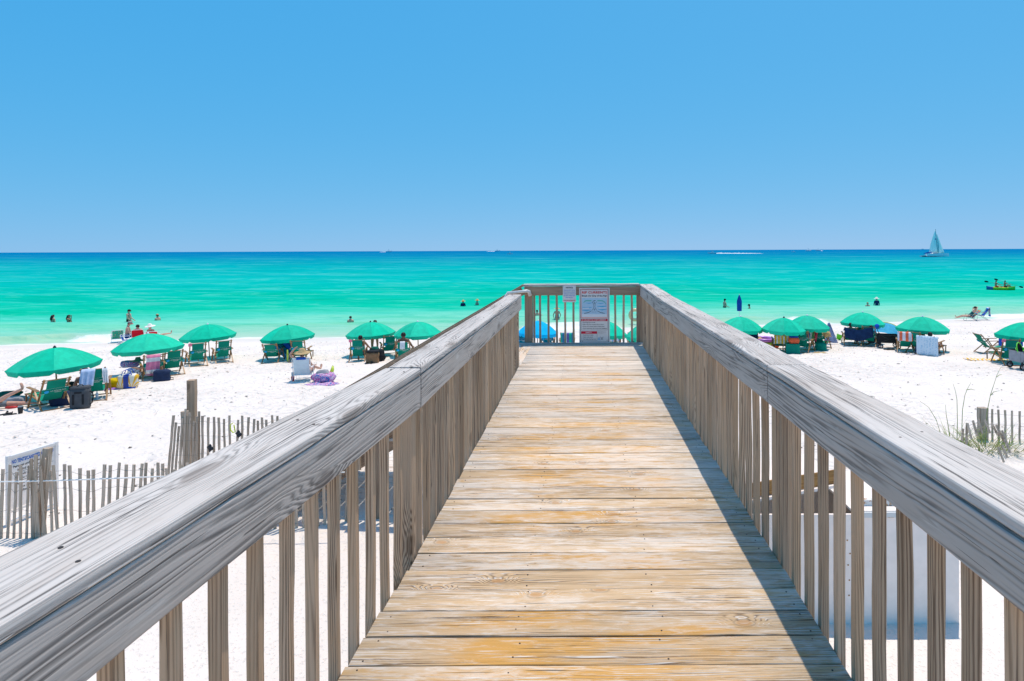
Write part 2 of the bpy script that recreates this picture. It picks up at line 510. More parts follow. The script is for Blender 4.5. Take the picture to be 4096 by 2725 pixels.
# ================================================================== SEA
def sea_material():
    k = NT('sea_water')
    co = k.n('ShaderNodeTexCoord').outputs['Object']
    sp = k.n('ShaderNodeSeparateXYZ', {0: co}).outputs
    X, Y = sp[0], sp[1]
    Xc = k.m_('MINIMUM', k.m_('MAXIMUM', X, -60.0), 60.0)
    sh = k.m_('ADD', k.m_('ADD', k.m_('MULTIPLY', Xc, .175), 39.6), k.m_('ADD', k.m_('MULTIPLY', k.m_('SINE', k.m_('ADD', k.m_('MULTIPLY', X, .21), .6)), .35), k.m_('MULTIPLY', k.m_('SINE', k.m_('MULTIPLY', X, .53)), .22)))
    off = k.m_('SUBTRACT', Y, sh)                       # metres out from the waterline
    offp = k.m_('MAXIMUM', off, .05)
    n1 = k.noise(k.vec(k.m_('MULTIPLY', X, .02), k.m_('MULTIPLY', Y, .06), 0.0), 1, 4, .6)
    n2 = k.noise(k.vec(k.m_('MULTIPLY', X, .10), k.m_('MULTIPLY', Y, .34), 0.0), 1, 4, .6)
    lg = k.m_('LOGARITHM', offp, 10.0)                 # depth bands follow the logarithm of the distance out
    lg = k.m_('ADD', lg, k.m_('MULTIPLY', k.m_('SUBTRACT', n1, .5), .34))
    lg = k.m_('ADD', lg, k.m_('MULTIPLY', k.m_('SUBTRACT', n2, .5), .30))
    f = k.mapr(lg, -.6, 3.4, 0, 1, smooth=False)
    P = lambda m: (math.log10(m) + .6) / 4.0
    c = k.ramp(f, [(P(.3), (.56, .60, .48, 1)), (P(1.5), (.40, .60, .42, 1)), (P(5), (.27, .58, .40, 1)), (P(11), (.16, .57, .42, 1)), (P(16), (.05, .52, .375, 1)),
                   (P(21), (.003, .47, .30, 1)), (P(40), (.001, .44, .325, 1)), (P(75), (.001, .42, .375, 1)), (P(160), (.001, .36, .37, 1)), (P(330), (.001, .27, .36, 1)), (P(650), (.001, .20, .355, 1)), (P(1800), (.001, .165, .35, 1))])
    # sand bars and weed: greener and bluer drifts
    n3 = k.noise(k.vec(k.m_('MULTIPLY', X, .045), k.m_('MULTIPLY', Y, .22), 7.0), 1, 3, .55)
    c = k.mix(k.m_('MULTIPLY', k.mapr(n3, .5, .68), .55), c, k.mix(1.0, c, (.62, .92, .78, 1), 'MULTIPLY'))
    # chop: darker faces of wavelets drawn out along the shore, in several sizes from the swash to the open sea
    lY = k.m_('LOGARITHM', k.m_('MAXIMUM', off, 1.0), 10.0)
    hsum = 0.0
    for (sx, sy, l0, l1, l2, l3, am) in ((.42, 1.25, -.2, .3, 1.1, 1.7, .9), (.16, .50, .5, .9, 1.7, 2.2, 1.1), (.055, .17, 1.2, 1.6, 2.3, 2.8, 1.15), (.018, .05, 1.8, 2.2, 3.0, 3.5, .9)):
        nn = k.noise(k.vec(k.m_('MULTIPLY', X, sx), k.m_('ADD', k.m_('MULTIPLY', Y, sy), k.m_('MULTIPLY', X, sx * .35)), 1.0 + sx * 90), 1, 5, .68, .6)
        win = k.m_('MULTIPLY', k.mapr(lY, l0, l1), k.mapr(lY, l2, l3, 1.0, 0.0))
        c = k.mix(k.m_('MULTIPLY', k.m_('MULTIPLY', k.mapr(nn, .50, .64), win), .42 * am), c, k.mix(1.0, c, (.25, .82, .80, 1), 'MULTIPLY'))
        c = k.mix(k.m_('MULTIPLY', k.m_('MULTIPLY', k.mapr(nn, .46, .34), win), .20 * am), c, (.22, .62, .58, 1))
    # whitecaps and glints far out, a few white flecks painted into the colour
    n5 = k.noise(k.vec(k.m_('MULTIPLY', X, .5), k.m_('MULTIPLY', Y, 1.2), 11.0), 1, 2, .6)
    n6 = k.noise(k.vec(k.m_('MULTIPLY', X, .03), k.m_('MULTIPLY', Y, .03), 4.0), 1, 2, .5)
    cap = k.m_('MULTIPLY', k.mapr(k.m_('ADD', n5, k.m_('MULTIPLY', k.m_('SUBTRACT', n6, .5), .25)), .80, .83), k.mapr(off, 12, 30))
    # swash: foam along the edge and behind the breaker, in streaks
    fn = k.noise(k.vec(k.m_('MULTIPLY', X, .9), k.m_('MULTIPLY', Y, 1.6), 2.0), 1, 6, .68, .4)
    reach = k.noise(k.vec(k.m_('MULTIPLY', X, .16), 0.0, 5.0), 1, 2)
    edge = k.mapr(off, .15, k.m_('ADD', .7, k.m_('MULTIPLY', k.mapr(reach, .45, .70), 1.6)), 1.0, 0.0)
    foam = k.mapr(k.m_('ADD', k.m_('MULTIPLY', edge, .50), k.m_('MULTIPLY', fn, .62)), .54, .78)
    foam = k.m_('MULTIPLY', foam, k.mapr(edge, .02, .25))
    # foam attribute baked on the mesh where waves break
    at_ = k.n('ShaderNodeAttribute', attribute_name='foam').outputs['Fac']
    fn3 = k.noise(k.vec(k.m_('MULTIPLY', X, 2.2), k.m_('MULTIPLY', Y, 4.5), 8.0), 1, 5, .7, .8)
    brk = k.mapr(k.m_('ADD', k.m_('MULTIPLY', at_, .62), k.m_('ADD', k.m_('MULTIPLY', fn, .35), k.m_('MULTIPLY', fn3, .40))), .66, .88)
    brk = k.m_('MULTIPLY', brk, k.mapr(at_, .02, .2))
    white = k.m_('MAXIMUM', k.m_('MAXIMUM', foam, brk), cap)
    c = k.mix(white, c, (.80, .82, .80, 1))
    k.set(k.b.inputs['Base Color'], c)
    k.set(k.b.inputs['Roughness'], k.mapr(white, 0, 1, .30, .8))
    k.set(k.b.inputs['Specular IOR Level'], k.mapr(off, 0, 8, .04, .0))
    b1 = k.noise(k.vec(k.m_('MULTIPLY', X, .9), k.m_('MULTIPLY', Y, 2.2), 0.0), 1, 5, .62, .5)
    b2 = k.noise(k.vec(k.m_('MULTIPLY', X, .2), k.m_('MULTIPLY', Y, .5), 3.0), 1, 3, .55, .3)
    h = k.m_('ADD', k.m_('ADD', k.m_('MULTIPLY', b1, .16), k.m_('MULTIPLY', b2, .35)), k.m_('MULTIPLY', white, .05))
    calm = k.mapr(off, 0, 9, .25, 1)
    k.bump(k.m_('MULTIPLY', h, calm), .7, 1.0)
    return k.m

yy = list(np.arange(30, 62, .16))
s_ = .16
while yy[-1] < 60000:
    s_ *= 1.022 if yy[-1] < 400 else 1.12
    yy.append(yy[-1] + s_)
yy = np.array(yy)
tt_ = np.concatenate([np.linspace(-6, -1.1, 24)[:-1], np.linspace(-1.1, .9, 560), np.linspace(.9, 6, 24)[1:]])
TT, WY = np.meshgrid(tt_, yy)
WX = TT * WY
off = WY - shore(WX)
amp = np.clip(off / 10, 0, 1) * np.clip(1.4 - WY / 400, 0, 1)
WZ = amp * (.05 * np.sin(.55 * WY + .10 * WX + .7 * np.sin(.11 * WX)) + .04 * np.sin(.95 * WY - .22 * WX + 1.1 + .6 * np.sin(.17 * WX + 2)) + .025 * np.sin(1.9 * WY + .5 * WX))
def sm(a, b, x):
    t = np.clip((x - a) / (b - a), 0, 1); return t * t * (3 - 2 * t)
foamA = np.zeros_like(WZ)
# breakers: (x from, x to, distance out, height, foam on which part)
for (x0, x1, d0, hh, fo) in ((-70, -26.5, 2.4, .30, -31.5), (-4.5, 2.6, 1.9, .36, -9.0), (3.0, 14.0, 3.4, .24, 30.0), (14.6, 18.2, 1.8, .32, 8.0), (22.0, 60.0, 2.2, .13, 31.0)):
    m = sm(x0 - 1.5, x0 + 1.5, WX) * (1 - sm(x1 - 1.5, x1 + 1.5, WX))
    dd = d0 + .35 * np.sin(WX * .8 + d0) + .2 * np.sin(WX * 2.1)
    u_ = off - dd
    WZ += m * hh * np.where(u_ < 0, np.exp(-(u_ / .45) ** 2), np.exp(-(u_ / 1.1) ** 2))
    fm = m * sm(fo - 2.5, fo + 2.5, WX)
    foamA = np.maximum(foamA, fm * np.exp(-((u_ + .75) / 1.05) ** 2))
# swash runs up a little
WZ += -.012 + .0 * off
sea = grid_object('sea', WX, WY, WZ, sea_material())
tag(sea, kind='structure')
fa = sea.data.attributes.new('foam', 'FLOAT', 'POINT')
fa.data.foreach_set('value', foamA.astype(np.float32).ravel())

# ================================================================== BOARDWALK
M = {}
M['deck'] = wood('deck_board_wood', (.12, .068, .032, 1), (.56, .395, .235, 1), (.60, .325, .09, 1), amt=1.0, ring=66, amp=3.4, kx=3.0, ky=5.0, ksel=.86, bump=.45, crack=.640, white=(.75, .71, .66, 1), wamt=.52, var=.12, contrast=(.20, .60), ydust=True, lx=.55, sharp=.75, wts=(.46, .24, .40), ends=.16, whitelines=.75, knotc=(.42, .20, .06, 1))
M['rail'] = wood('weathered_rail_wood', (.15, .135, .125, 1), (.58, .535, .495, 1), (.46, .385, .32, 1), amt=.4, ring=64, amp=4.6, kx=1.1, ky=3.6, ksel=.60, bump=.36, crack=.618, white=(.70, .66, .62, 1), wamt=.30, var=.05, knotc=(.17, .13, .105, 1), contrast=(.16, .64), bdist=.008, lx=.34, sharp=.8, wts=(.52, .20, .34))
M['fascia'] = wood('weathered_side_board_wood', (.19, .172, .158, 1), (.53, .475, .43, 1), (.42, .35, .29, 1), amt=.35, ring=44, amp=4.6, kx=1.2, ky=3.4, ksel=.56, bump=.28, crack=.66, var=.05, knotc=(.11, .085, .07, 1), contrast=(.16, .68), lx=.38, sharp=.85, wts=(.55, .18, .32), whitelines=.35)
M['baluster'] = wood('baluster_wood', (.19, .125, .08, 1), (.53, .38, .26, 1), (.50, .32, .185, 1), amt=.55, ring=95, amp=3.6, kx=1.6, ky=5, ksel=.76, bump=.3, crack=.66, var=.20, contrast=(.18, .66), lx=.45, sharp=.8, wts=(.48, .2, .36))
M['brown'] = wood('stair_rail_wood', (.16, .10, .062, 1), (.42, .285, .19, 1), (.40, .28, .19, 1), amt=.4, ring=70, amp=3, kx=1.0, ky=5, ksel=.7, bump=.3, crack=.68, var=.14)
M['fence'] = wood('fence_slat_wood', (.19, .145, .10, 1), (.62, .49, .38, 1), (.50, .37, .25, 1), amt=.4, ring=60, amp=3, ksel=.8, bump=.3, crack=.68, var=.15)

DECK = ZC - 1.72
XR = 1.042
YE = 10.90
def xl(y):
    return -.915 - .0508 * (3.36 - y) if y < 3.36 else -.915 - .0023 * (y - 3.36)
def ztop_r(y):
    return ZC - .655 + (0 if y < 8.5 else .035 * (y - 8.5) / 2.4)

bw = empty('boardwalk', (0, 5, DECK), 0, 'weathered grey timber boardwalk with plank deck, railings and a side stair down to the beach', 'boardwalk')
def loc(p):      # world -> boardwalk space
    return Vector(p) - Vector((0, 5, DECK))

# --- planks
SCR = MB()
y = -1.6
i = 0
while y < YE - .09:
    w = rnd.choice((.176, .179, .181, .178)); yc = y + w / 2
    a, b = xl(yc) - .026 + rnd.uniform(-.006, .004), XR + .030 + rnd.uniform(-.004, .006)
    if y > 8.95: a = -.935
    tilt = rnd.uniform(-.0016, .0016); dz = rnd.uniform(-.0025, .0025)
    place_board('plank', loc((a, yc - tilt, DECK - .019 + dz)), loc((b, yc + tilt, DECK - .019 + dz + rnd.uniform(-.002, .002))), w, .038, M['deck'], bw, bev=.004, segs=10, jit=.0016, wave=.0012)
    for sx_ in (a + .07, -.30, .35, b - .07):
        for sy_ in (-.055, .055):
            q = loc((sx_ + rnd.uniform(-.022, .022), yc + sy_ + rnd.uniform(-.012, .012), DECK + dz + .0008))
            SCR.lathe([(0, .0), (.0038, .0), (.0044, -.002)], 6, q)
    y += w + rnd.choice((.004, .006, .007, .009))
M['screw'] = plain('rusty_screw', (.06, .045, .04), .6, .4, .4)
put('screw_head', SCR, M['screw'], bw, weld=False)['kind'] = 'stuff'
# landing boards that run lengthwise beside the deck
for k_, x in enumerate((-1.022, -1.198)):
    place_board('plank', loc((x, 8.86, DECK - .020)), loc((x + .004, YE + .03, DECK - .020)), .168, .038, M['deck'], bw, segs=6)
# --- framing under the deck
for x in (-.93, -.3, .35, 1.02):
    place_board('joist', loc((x, -1.6, DECK - .17)), loc((x, YE + .02, DECK - .17)), .24, .04, M['brown'], bw, up=(1, 0, 0), segs=3)
for y in (-.9, 3.42, 8.45):
    place_board('cross_beam', loc((-1.1, y, DECK - .37)), loc((1.2, y, DECK - .37)), .15, .09, M['brown'], bw, up=(0, 1, 0), segs=2)
# --- toe board at the far end
place_board('end_board', loc((-1.30, YE - .005, DECK + .0)), loc((1.09, YE - .005, DECK + .0)), .05, .06, M['fascia'], bw, segs=4)
place_board('rim_board', loc((-1.30, YE + .045, DECK - .15)), loc((1.12, YE + .045, DECK - .15)), .22, .038, M['brown'], bw, up=(0, 1, 0), segs=3)

def seg_board(name, fn, y0, y1, W, T, mat, up, n=10, **kw):
    """a long board whose axis follows fn(y) (a gently sprung board), built as one piece"""
    me = board_mesh(name, y1 - y0, W, T, segs=n, **kw)
    o = link(name, me, mat, bw)
    p0, p1 = loc(fn(y0)), loc(fn(y1))
    o.matrix_local = Matrix.Translation((p0 + p1) / 2) @ frame(p1 - p0, up).to_4x4()
    return o

# --- right railing
CW, CT, FH = .238, .040, .172
for (y0, y1, dz, dx) in ((-1.6, 3.375, 0, .004), (3.383, 8.55, 0, 0), (8.556, YE + .02, 0, 0)):
    seg_board('rail_cap', lambda y: (XR + CW / 2 + dx, y, ztop_r(y) - CT / 2 + dz), y0, y1, CW, CT, M['rail'], (0, 0, 1), n=24, bev=.008, jit=.002, wave=.002)
    seg_board('side_board', lambda y: (XR + .018, y, ztop_r(y) - CT - .003 - FH / 2), y0, y1, FH, .030, M['fascia'], (-1, 0, 0), n=16, bev=.005, jit=.0015)
# --- left railing
for (y0, y1, CW) in ((-1.6, 3.355, .235), (3.363, 8.98, .192)):
    nseg = 24
    cap_ = seg_board('rail_cap', lambda y: (xl(y) - CW / 2, y, ZC - .66 - CT / 2), y0, y1, CW, CT, M['rail'], (0, 0, 1), n=24, bev=.008, jit=.002, wave=.002)
    if y0 < 0:      # the near board is wider towards the head of the walk
        for v_ in cap_.data.vertices:
            yy_ = y0 + v_.co.x + (y1 - y0) / 2
            v_.co.y = -CW / 2 + (v_.co.y + CW / 2) * (.205 + .0250 * (3.36 - yy_)) / CW
    seg_board('side_board', lambda y: (xl(y) - .016, y, ZC - .66 - CT - .003 - .182 / 2), y0, y1, .182, .030, M['fascia'], (1, 0, 0), n=16, bev=.005, jit=.0015)

bal = [board_mesh('baluster', 1.30, .038, .038, bev=.003, segs=7, jit=.0016) for _ in range(7)]
def baluster(x, y, ztop, mat=None, L=1.30, parent=None):
    o = link('baluster', rnd.choice(bal), mat or M['baluster'], parent or bw)
    R = frame((rnd.uniform(-.006, .006), rnd.uniform(-.005, .005), 1), (rnd.choice((1, -1)), 0, 0) if rnd.random() < .5 else (0, rnd.choice((1, -1)), 0))
    o.matrix_local = Matrix.Translation(loc((x, y, ztop - L / 2))) @ R.to_4x4() @ Matrix.Diagonal((L / 1.30, 1, 1, 1))
    return o
POST_R, POST_L = (-.6, 3.36, 8.44), (-.6, 3.33, 8.90)
for k_ in range(-24, 49):
    y = 2.55 + .174 * k_ + rnd.uniform(-.006, .006)
    if -1.55 < y < YE - .03 and min(abs(y - p) for p in POST_R) > .08:
        baluster(XR + .054 + rnd.uniform(-.001, .001), y, ztop_r(y) - CT - .03)
for k_ in range(-20, 45):
    y = 1.884 + .178 * k_ + rnd.uniform(-.006, .006)
    if -1.55 < y < 8.80 and min(abs(y - p) for p in POST_L) > .08:
        baluster(xl(y) - .052 + rnd.uniform(-.001, .001), y, ZC - .66 - CT - .03)
for y in POST_R:
    place_board('post', loc((XR + .080, y, ztop_r(y) - CT - .006)), loc((XR + .080, y, tz(XR, y) - .3)), .089, .089, M['baluster'], bw, up=(0, 1, 0), bev=.006)
for y in POST_L:
    place_board('post', loc((xl(y) - .078, y, ZC - .66 - CT - .006)), loc((xl(y) - .078, y, tz(-1, y) - .3)), .089, .089, M['baluster'], bw, up=(0, 1, 0), bev=.006)
NL = MB()
for (px_, py_, pz_) in [(XR + .06 + .11 * q, y + .03 * (1 if q else -1), ztop_r(y) + .0015) for y in (.9, 2.1, 3.30, 3.46, 4.6, 5.9, 7.2, 8.47, 8.63, 9.8) for q in (0, 1)] + [(xl(y) - .06 - .09 * q, y + .03 * (1 if q else -1), ZC - .6585) for y in (1.3, 2.3, 3.28, 3.44, 4.6, 5.9, 7.2, 8.6) for q in (0, 1)]:
    NL.lathe([(0, .0), (.0052, .0), (.006, -.006)], 7, loc((px_, py_, pz_)))
put('nail_head', NL, M['screw'], bw, weld=False)['kind'] = 'stuff'
# --- end railing
ZE = ZC - .618
place_board('rail_cap', loc((-1.09, YE + .10, ZE - CT / 2)), loc((XR - .004, YE + .10, ZE - CT / 2)), .23, CT, M['rail'], bw, segs=16, bev=.008)
place_board('side_board', loc((-1.072, YE, ZE - CT - .003 - .08)), loc((XR - .002, YE, ZE - CT - .003 - .08)), .16, .030, M['brown'], bw, up=(0, -1, 0), segs=10)
for k_ in range(12):
    baluster(-.787 + .1533 * k_, YE + .036, ZE - CT - .02, M['brown'], 1.22)
baluster(-.897, YE + .060, ZE - CT - .02, M['brown'], 1.22)
for x in (-1.0, 1.06):
    place_board('post', loc((x, YE + .092, ZE - CT - .004)), loc((x, YE + .092, tz(x, YE) - .3)), .14, .14, M['brown'], bw, up=(0, 1, 0), bev=.006)
# --- stair down to the left
SL = .578
sx0 = -1.29
nst = 11
foot = -5.0
for yy_ in (8.97, 9.95, YE - .02):
    x1 = foot; z1 = DECK - .02 + SL * (x1 - sx0)
    place_board('stringer', loc((sx0 + .02, yy_, DECK - .20)), loc((x1, yy_, z1 - .18)), .27, .038, M['brown'], bw, up=(0, -1, 0), segs=3)
for i in range(nst):
    x = sx0 - .12 - .305 * i; z = DECK - .186 * (i + 1)
    place_board('tread', loc((x, 8.93, z)), loc((x, YE + .03, z)), .27, .038, M['deck'], bw, segs=4)
def slope_rail(y, face, ztop, x0, x1, cap=.16):
    f = lambda x, d: (x, y, ztop + SL * (x - x0) + d)
    place_board('stair_rail_cap', loc(f(x0, -.02)), loc(f(x1, -.02)), cap, CT, M['brown'], bw, segs=8, bev=.006)
    place_board('stair_rail_board', loc((x0, y + face * .03, ztop - .125)), loc((x1, y + face * .03, ztop + SL * (x1 - x0) - .125)), .14, .034, M['brown'], bw, up=(0, face, 0), segs=6)
    x = x0 - .18
    while x > x1:
        z = ztop + SL * (x - x0)
        place_board('stair_baluster', loc((x, y + face * .066, z - .08)), loc((x, y + face * .066, z - 1.26)), .038, .038, M['brown'], bw, up=(0, 1, 0), me=bal[0])
        x -= .178
    for xp in (x1 + .12, (x0 + x1) / 2):
        z = ztop + SL * (xp - x0)
        place_board('post', loc((xp, y + face * .11, z - .05)), loc((xp, y + face * .11, tz(xp, y) - .25)), .089, .089, M['brown'], bw, up=(0, 1, 0), bev=.005)
slope_rail(YE + .06, -1, ZE, -1.10, foot + .1)
slope_rail(8.93, -1, ZC - .70, -1.20, foot + .1)
M['pipe'] = plain('grey_plastic_pipe', (.62, .62, .60), .35, .5, var=.05)
hr = MB()
hx = [(-.965, YE - .03, ZE - .20), (-.985, YE - .06, ZE - .13), (-1.02, YE - .09, ZE - .115), (-1.10, YE - .10, ZE - .125), (-1.36, YE - .10, ZE - .15), (-1.46, YE - .10, ZE - .30)]
for i in range(1, 9):
    hx.append((-1.46 - .4 * i, YE - .10, ZE - .31 - SL * .4 * i))
hr.tube([loc(p) for p in hx], [.036, .034, .030] + [.026] * (len(hx) - 3), 12)
put('handrail', hr, M['pipe'], bw, smooth=True)

# ================================================================== SIGNS
def text_mesh(txt, size, bold=0.0, align='CENTER'):
    cu = bpy.data.curves.new('lettering', 'FONT')
    cu.body = txt; cu.size = size; cu.align_x = align; cu.align_y = 'CENTER'
    cu.offset = bold; cu.resolution_u = 2; cu.space_line = 1.15
    o = bpy.data.objects.new('tmp', cu); COL.objects.link(o)
    bpy.context.view_layer.update()
    me = bpy.data.meshes.new_from_object(o.evaluated_get(bpy.context.evaluated_depsgraph_get()))
    bpy.data.objects.remove(o); bpy.data.curves.remove(cu)
    return me

def flat(name, col, rough=.5):
    return plain(name, col, rough, .3, var=.04, scale=3)
M['sign_white'] = flat('sign_white', (.70, .68, .66)); M['sign_black'] = flat('sign_black', (.02, .02, .025))
M['sign_red'] = flat('sign_red', (.70, .02, .02)); M['sign_crimson'] = flat('sign_crimson', (.58, .01, .04)); M['sign_blue'] = flat('sign_blue', (.02, .15, .58))
M['sign_sky'] = flat('sign_sky', (.42, .60, .74)); M['sign_sea'] = flat('sign_sea', (.10, .42, .66)); M['sign_green'] = flat('sign_green', (.16, .48, .44)); M['sign_pale'] = flat('sign_pale', (.70, .76, .80))
M['steel'] = plain('steel', (.45, .45, .46), .4, .5, .6)

class Panel:
    """a sign face: local x right, z up, y towards the back; everything drawn sits proud of the plate"""
    def __init__(s, root): s.root = root; s.lay = 0.0
    def rect(s, name, x, z, w, h, mat, y=-.004, t=.0012):
        return put(name, MB().box((x, y, z), (w, t, h)), mat, s.root)
    def frame(s, name, x, z, w, h, b, mat, y=-.004, t=.0012):
        o = MB(); A = [(-w / 2, -h / 2), (w / 2, -h / 2), (w / 2, h / 2), (-w / 2, h / 2)]; B = [(p[0] - math.copysign(b, p[0]), p[1] - math.copysign(b, p[1])) for p in A]
        for i in range(4):
            j = (i + 1) % 4
            o.poly([(x + q[0], y, z + q[1]) for q in (A[i], A[j], B[j], B[i])])
        return put(name, o, mat, s.root)
    def text(s, txt, x, z, size, mat, w=None, bold=0.0, align='CENTER', y=-.006, name='lettering'):
        me = text_mesh(txt, size, bold, align)
        xs_ = [v.co.x for v in me.vertices]
        k = 1.0
        if w: k = w / (max(xs_) - min(xs_))
        for v in me.vertices: v.co = Vector((v.co.x * k, 0, v.co.y))
        o = link(name, me, mat, s.root); o.location = (x, y, z)
        return o
    def stroke(s, name, pts, w, mat, y=-.006):
        o = MB(); n = len(pts); rows = []
        for i, (px, pz) in enumerate(pts):
            q0, q1 = pts[max(i - 1, 0)], pts[min(i + 1, n - 1)]
            d = Vector((q1[0] - q0[0], q1[1] - q0[1])).normalized()
            ww = w[i] if isinstance(w, list) else w
            rows.append([(px - d.y * ww / 2, y, pz + d.x * ww / 2), (px + d.y * ww / 2, y, pz - d.x * ww / 2)])
        o.quad_grid(rows)
        return put(name, o, mat, s.root)

def plate(name, w, h, t, mat, root):
    return put(name, MB().box((0, 0, 0), (w, t, h)), mat, root)

# --- large warning sign on the end railing
sw_, sh_ = .557, 1.012
sg = empty('warning_sign', (.2105, YE - .032, ZC - .685 - sh_ / 2), 0, 'tall white rip currents warning sign fixed to the end railing', 'sign')
plate('plate', sw_, sh_, .006, M['sign_white'], sg)
P = Panel(sg)
px = lambda a: (a - 569) / 798 * sw_       # positions measured across the sign's face
pz = lambda b: (802 - b) / 1445 * sh_
ps = sw_ / 798
P.frame('border', px(566), pz(802), 750 * ps, 1395 * ps, 10 * ps, M['sign_black'])
P.frame('picture_border', px(565), pz(490), 700 * ps, 730 * ps, 8 * ps, M['sign_red'])
P.text('RIP CURRENTS', px(568), pz(202), .060, M['sign_red'], 650 * ps, .0012)
P.text('Break the Grip of the Rip!', px(568), pz(288), .040, M['sign_black'], 652 * ps, .0008)
P.rect('sea_picture', px(565), pz(560), 655 * ps, 430 * ps, M['sign_sky'], y=-.0045)
for (x0, x1, z0, w) in ((250, 500, 590, 40), (235, 480, 660, 34), (640, 890, 560, 40), (660, 890, 640, 34), (330, 520, 470, 26), (640, 820, 480, 24)):
    P.stroke('water_band', [(px(x0), pz(z0)), (px((x0 + x1) / 2), pz(z0 + 12)), (px(x1), pz(z0 - 6))], [w * .3 * ps, w * ps, w * .3 * ps], M['sign_sea'], y=-.0056)
P.stroke('surf_band', [(px(255), pz(612)), (px(430), pz(606))], 22 * ps, M['sign_pale'], y=-.0062)
P.stroke('surf_band', [(px(690), pz(604)), (px(880), pz(604))], 22 * ps, M['sign_pale'], y=-.0062)
P.stroke('sandbar', [(px(285), pz(470)), (px(310), pz(430)), (px(360), pz(412)), (px(490), pz(415))], [14 * ps, 28 * ps, 36 * ps, 36 * ps], M['sign_green'], y=-.0062)
P.stroke('sandbar', [(px(645), pz(415)), (px(770), pz(415)), (px(835), pz(450)), (px(875), pz(515))], [30 * ps, 32 * ps, 26 * ps, 14 * ps], M['sign_green'], y=-.0062)
P.rect('shore_band', px(565), pz(800), 655 * ps, 70 * ps, M['sign_pale'], y=-.0052)
P.stroke('flow_arrow', [(px(300), pz(745)), (px(400), pz(725)), (px(490), pz(680))], [14 * ps, 14 * ps, 8 * ps], M['sign_black'])
P.stroke('flow_arrow', [(px(835), pz(745)), (px(730), pz(725)), (px(640), pz(680))], [14 * ps, 14 * ps, 8 * ps], M['sign_black'])
P.stroke('flow_arrow', [(px(503), pz(668)), (px(540), pz(620)), (px(552), pz(560)), (px(540), pz(490)), (px(503), pz(440))], 8 * ps, M['sign_black'])
P.stroke('flow_arrow', [(px(628), pz(668)), (px(592), pz(620)), (px(580), pz(560)), (px(590), pz(490)), (px(628), pz(440))], 8 * ps, M['sign_black'])
for z in (640, 470):
    P.stroke('arrow', [(px(565), pz(z + 32)), (px(565), pz(z)), (px(565), pz(z - 1)), (px(565), pz(z - 18))], [12 * ps, 12 * ps, 28 * ps, 2 * ps], M['sign_black'])
P.stroke('swimmer', [(px(520), pz(430)), (px(560), pz(420)), (px(600), pz(405))], [6 * ps, 18 * ps, 10 * ps], M['sign_black'], y=-.0066)
P.text('RIP CURRENT', px(565), pz(708), .014, M['sign_black'], 130 * ps)
P.rect('red_band', px(565), pz(916), 695 * ps, 62 * ps, M['sign_crimson'])
P.text('IF CAUGHT IN A RIP CURRENT', px(555), pz(918), .034, M['sign_white'], 625 * ps, .0008)
P.frame('text_border', px(565), pz(1032), 695 * ps, 300 * ps, 5 * ps, M['sign_black'])
for i, s in enumerate(("Don't fight the current", "Swim out of the current, then to shore", "If you can't escape, float or tread water", "If you need help, call or wave for assistance")):
    P.text('\u2022 ' + s, px(245), pz(982 + 52 * i), .026, M['sign_black'], (340, 565, 582, 645)[i] * ps, .0004, 'LEFT')
P.rect('red_band', px(427), pz(1244), 420 * ps, 66 * ps, M['sign_crimson'])
P.text('SAFETY', px(415), pz(1246), .034, M['sign_white'], 165 * ps, .0008)
P.frame('text_border', px(427), pz(1333), 420 * ps, 244 * ps, 5 * ps, M['sign_black'])
for i, s in enumerate(("Know how to swim", "Never swim alone", "If in doubt, don't go out")):
    P.text('\u2022 ' + s, px(245), pz(1309 + 53 * i), .026, M['sign_black'], (292, 277, 355)[i] * ps, .0004, 'LEFT')
for i, s in enumerate(("More information about rip", "currents can be found at the", "following web sites:")):
    P.text(s, px(655), pz(1220 + 22 * i), .011, M['sign_black'], (200, 212, 145)[i] * ps, 0, 'LEFT')
d = MB().lathe([(0, 0), (31 * ps, 0)], 20, (px(686), -.006, pz(1405)), Matrix.Rotation(math.radians(90), 3, 'X'))
put('round_emblem', d, M['sign_sea'], sg)
P.stroke('emblem_wave', [(px(662), pz(1392)), (px(686), pz(1412)), (px(712), pz(1390))], 10 * ps, M['sign_white'], y=-.0068)
P.stroke('emblem_stroke', [(px(722), pz(1355)), (px(790), pz(1442))], 8 * ps, M['sign_black'])
P.stroke('emblem_stroke', [(px(798), pz(1355)), (px(728), pz(1442))], 8 * ps, M['sign_black'])
for (a, b) in ((210, 120), (930, 128), (252, 1475), (898, 1447)):
    put('screw', MB().lathe([(0, .004), (14 * ps, .003), (16 * ps, 0)], 10, (px(a), -.003, pz(b)), Matrix.Rotation(math.radians(90), 3, 'X')), M['steel'], sg)

# --- small notice
nw, nh = .240, .307
sn = empty('notice_sign', (-.248, YE - .026, ZC - .64 - nh / 2), 0, 'small white notice about shoes on the end railing beside the tall sign', 'sign')
plate('plate', nw, nh, .004, M['sign_white'], sn)
P = Panel(sn)
P.text('NOTICE', 0, .112, .034, M['sign_black'], .125, .0008)
for i, s in enumerate(("Shoes are NOT to be", "left on the boardwalk,", "stairway or in front of", "the stairs. Please take", "them with you.")):
    P.text(s, 0, .066 - .033 * i, .022, M['sign_blue'], (.20, .208, .205, .212, .14)[i], .0003)
P.text('SHOES WILL BE REMOVED', 0, -.122, .022, M['sign_red'], .217, .0006)
for a in (-.105, .105):
    put('screw', MB().lathe([(0, .003), (.006, .002), (.007, 0)], 10, (a, -.002, .140), Matrix.Rotation(math.radians(90), 3, 'X')), M['steel'], sn)
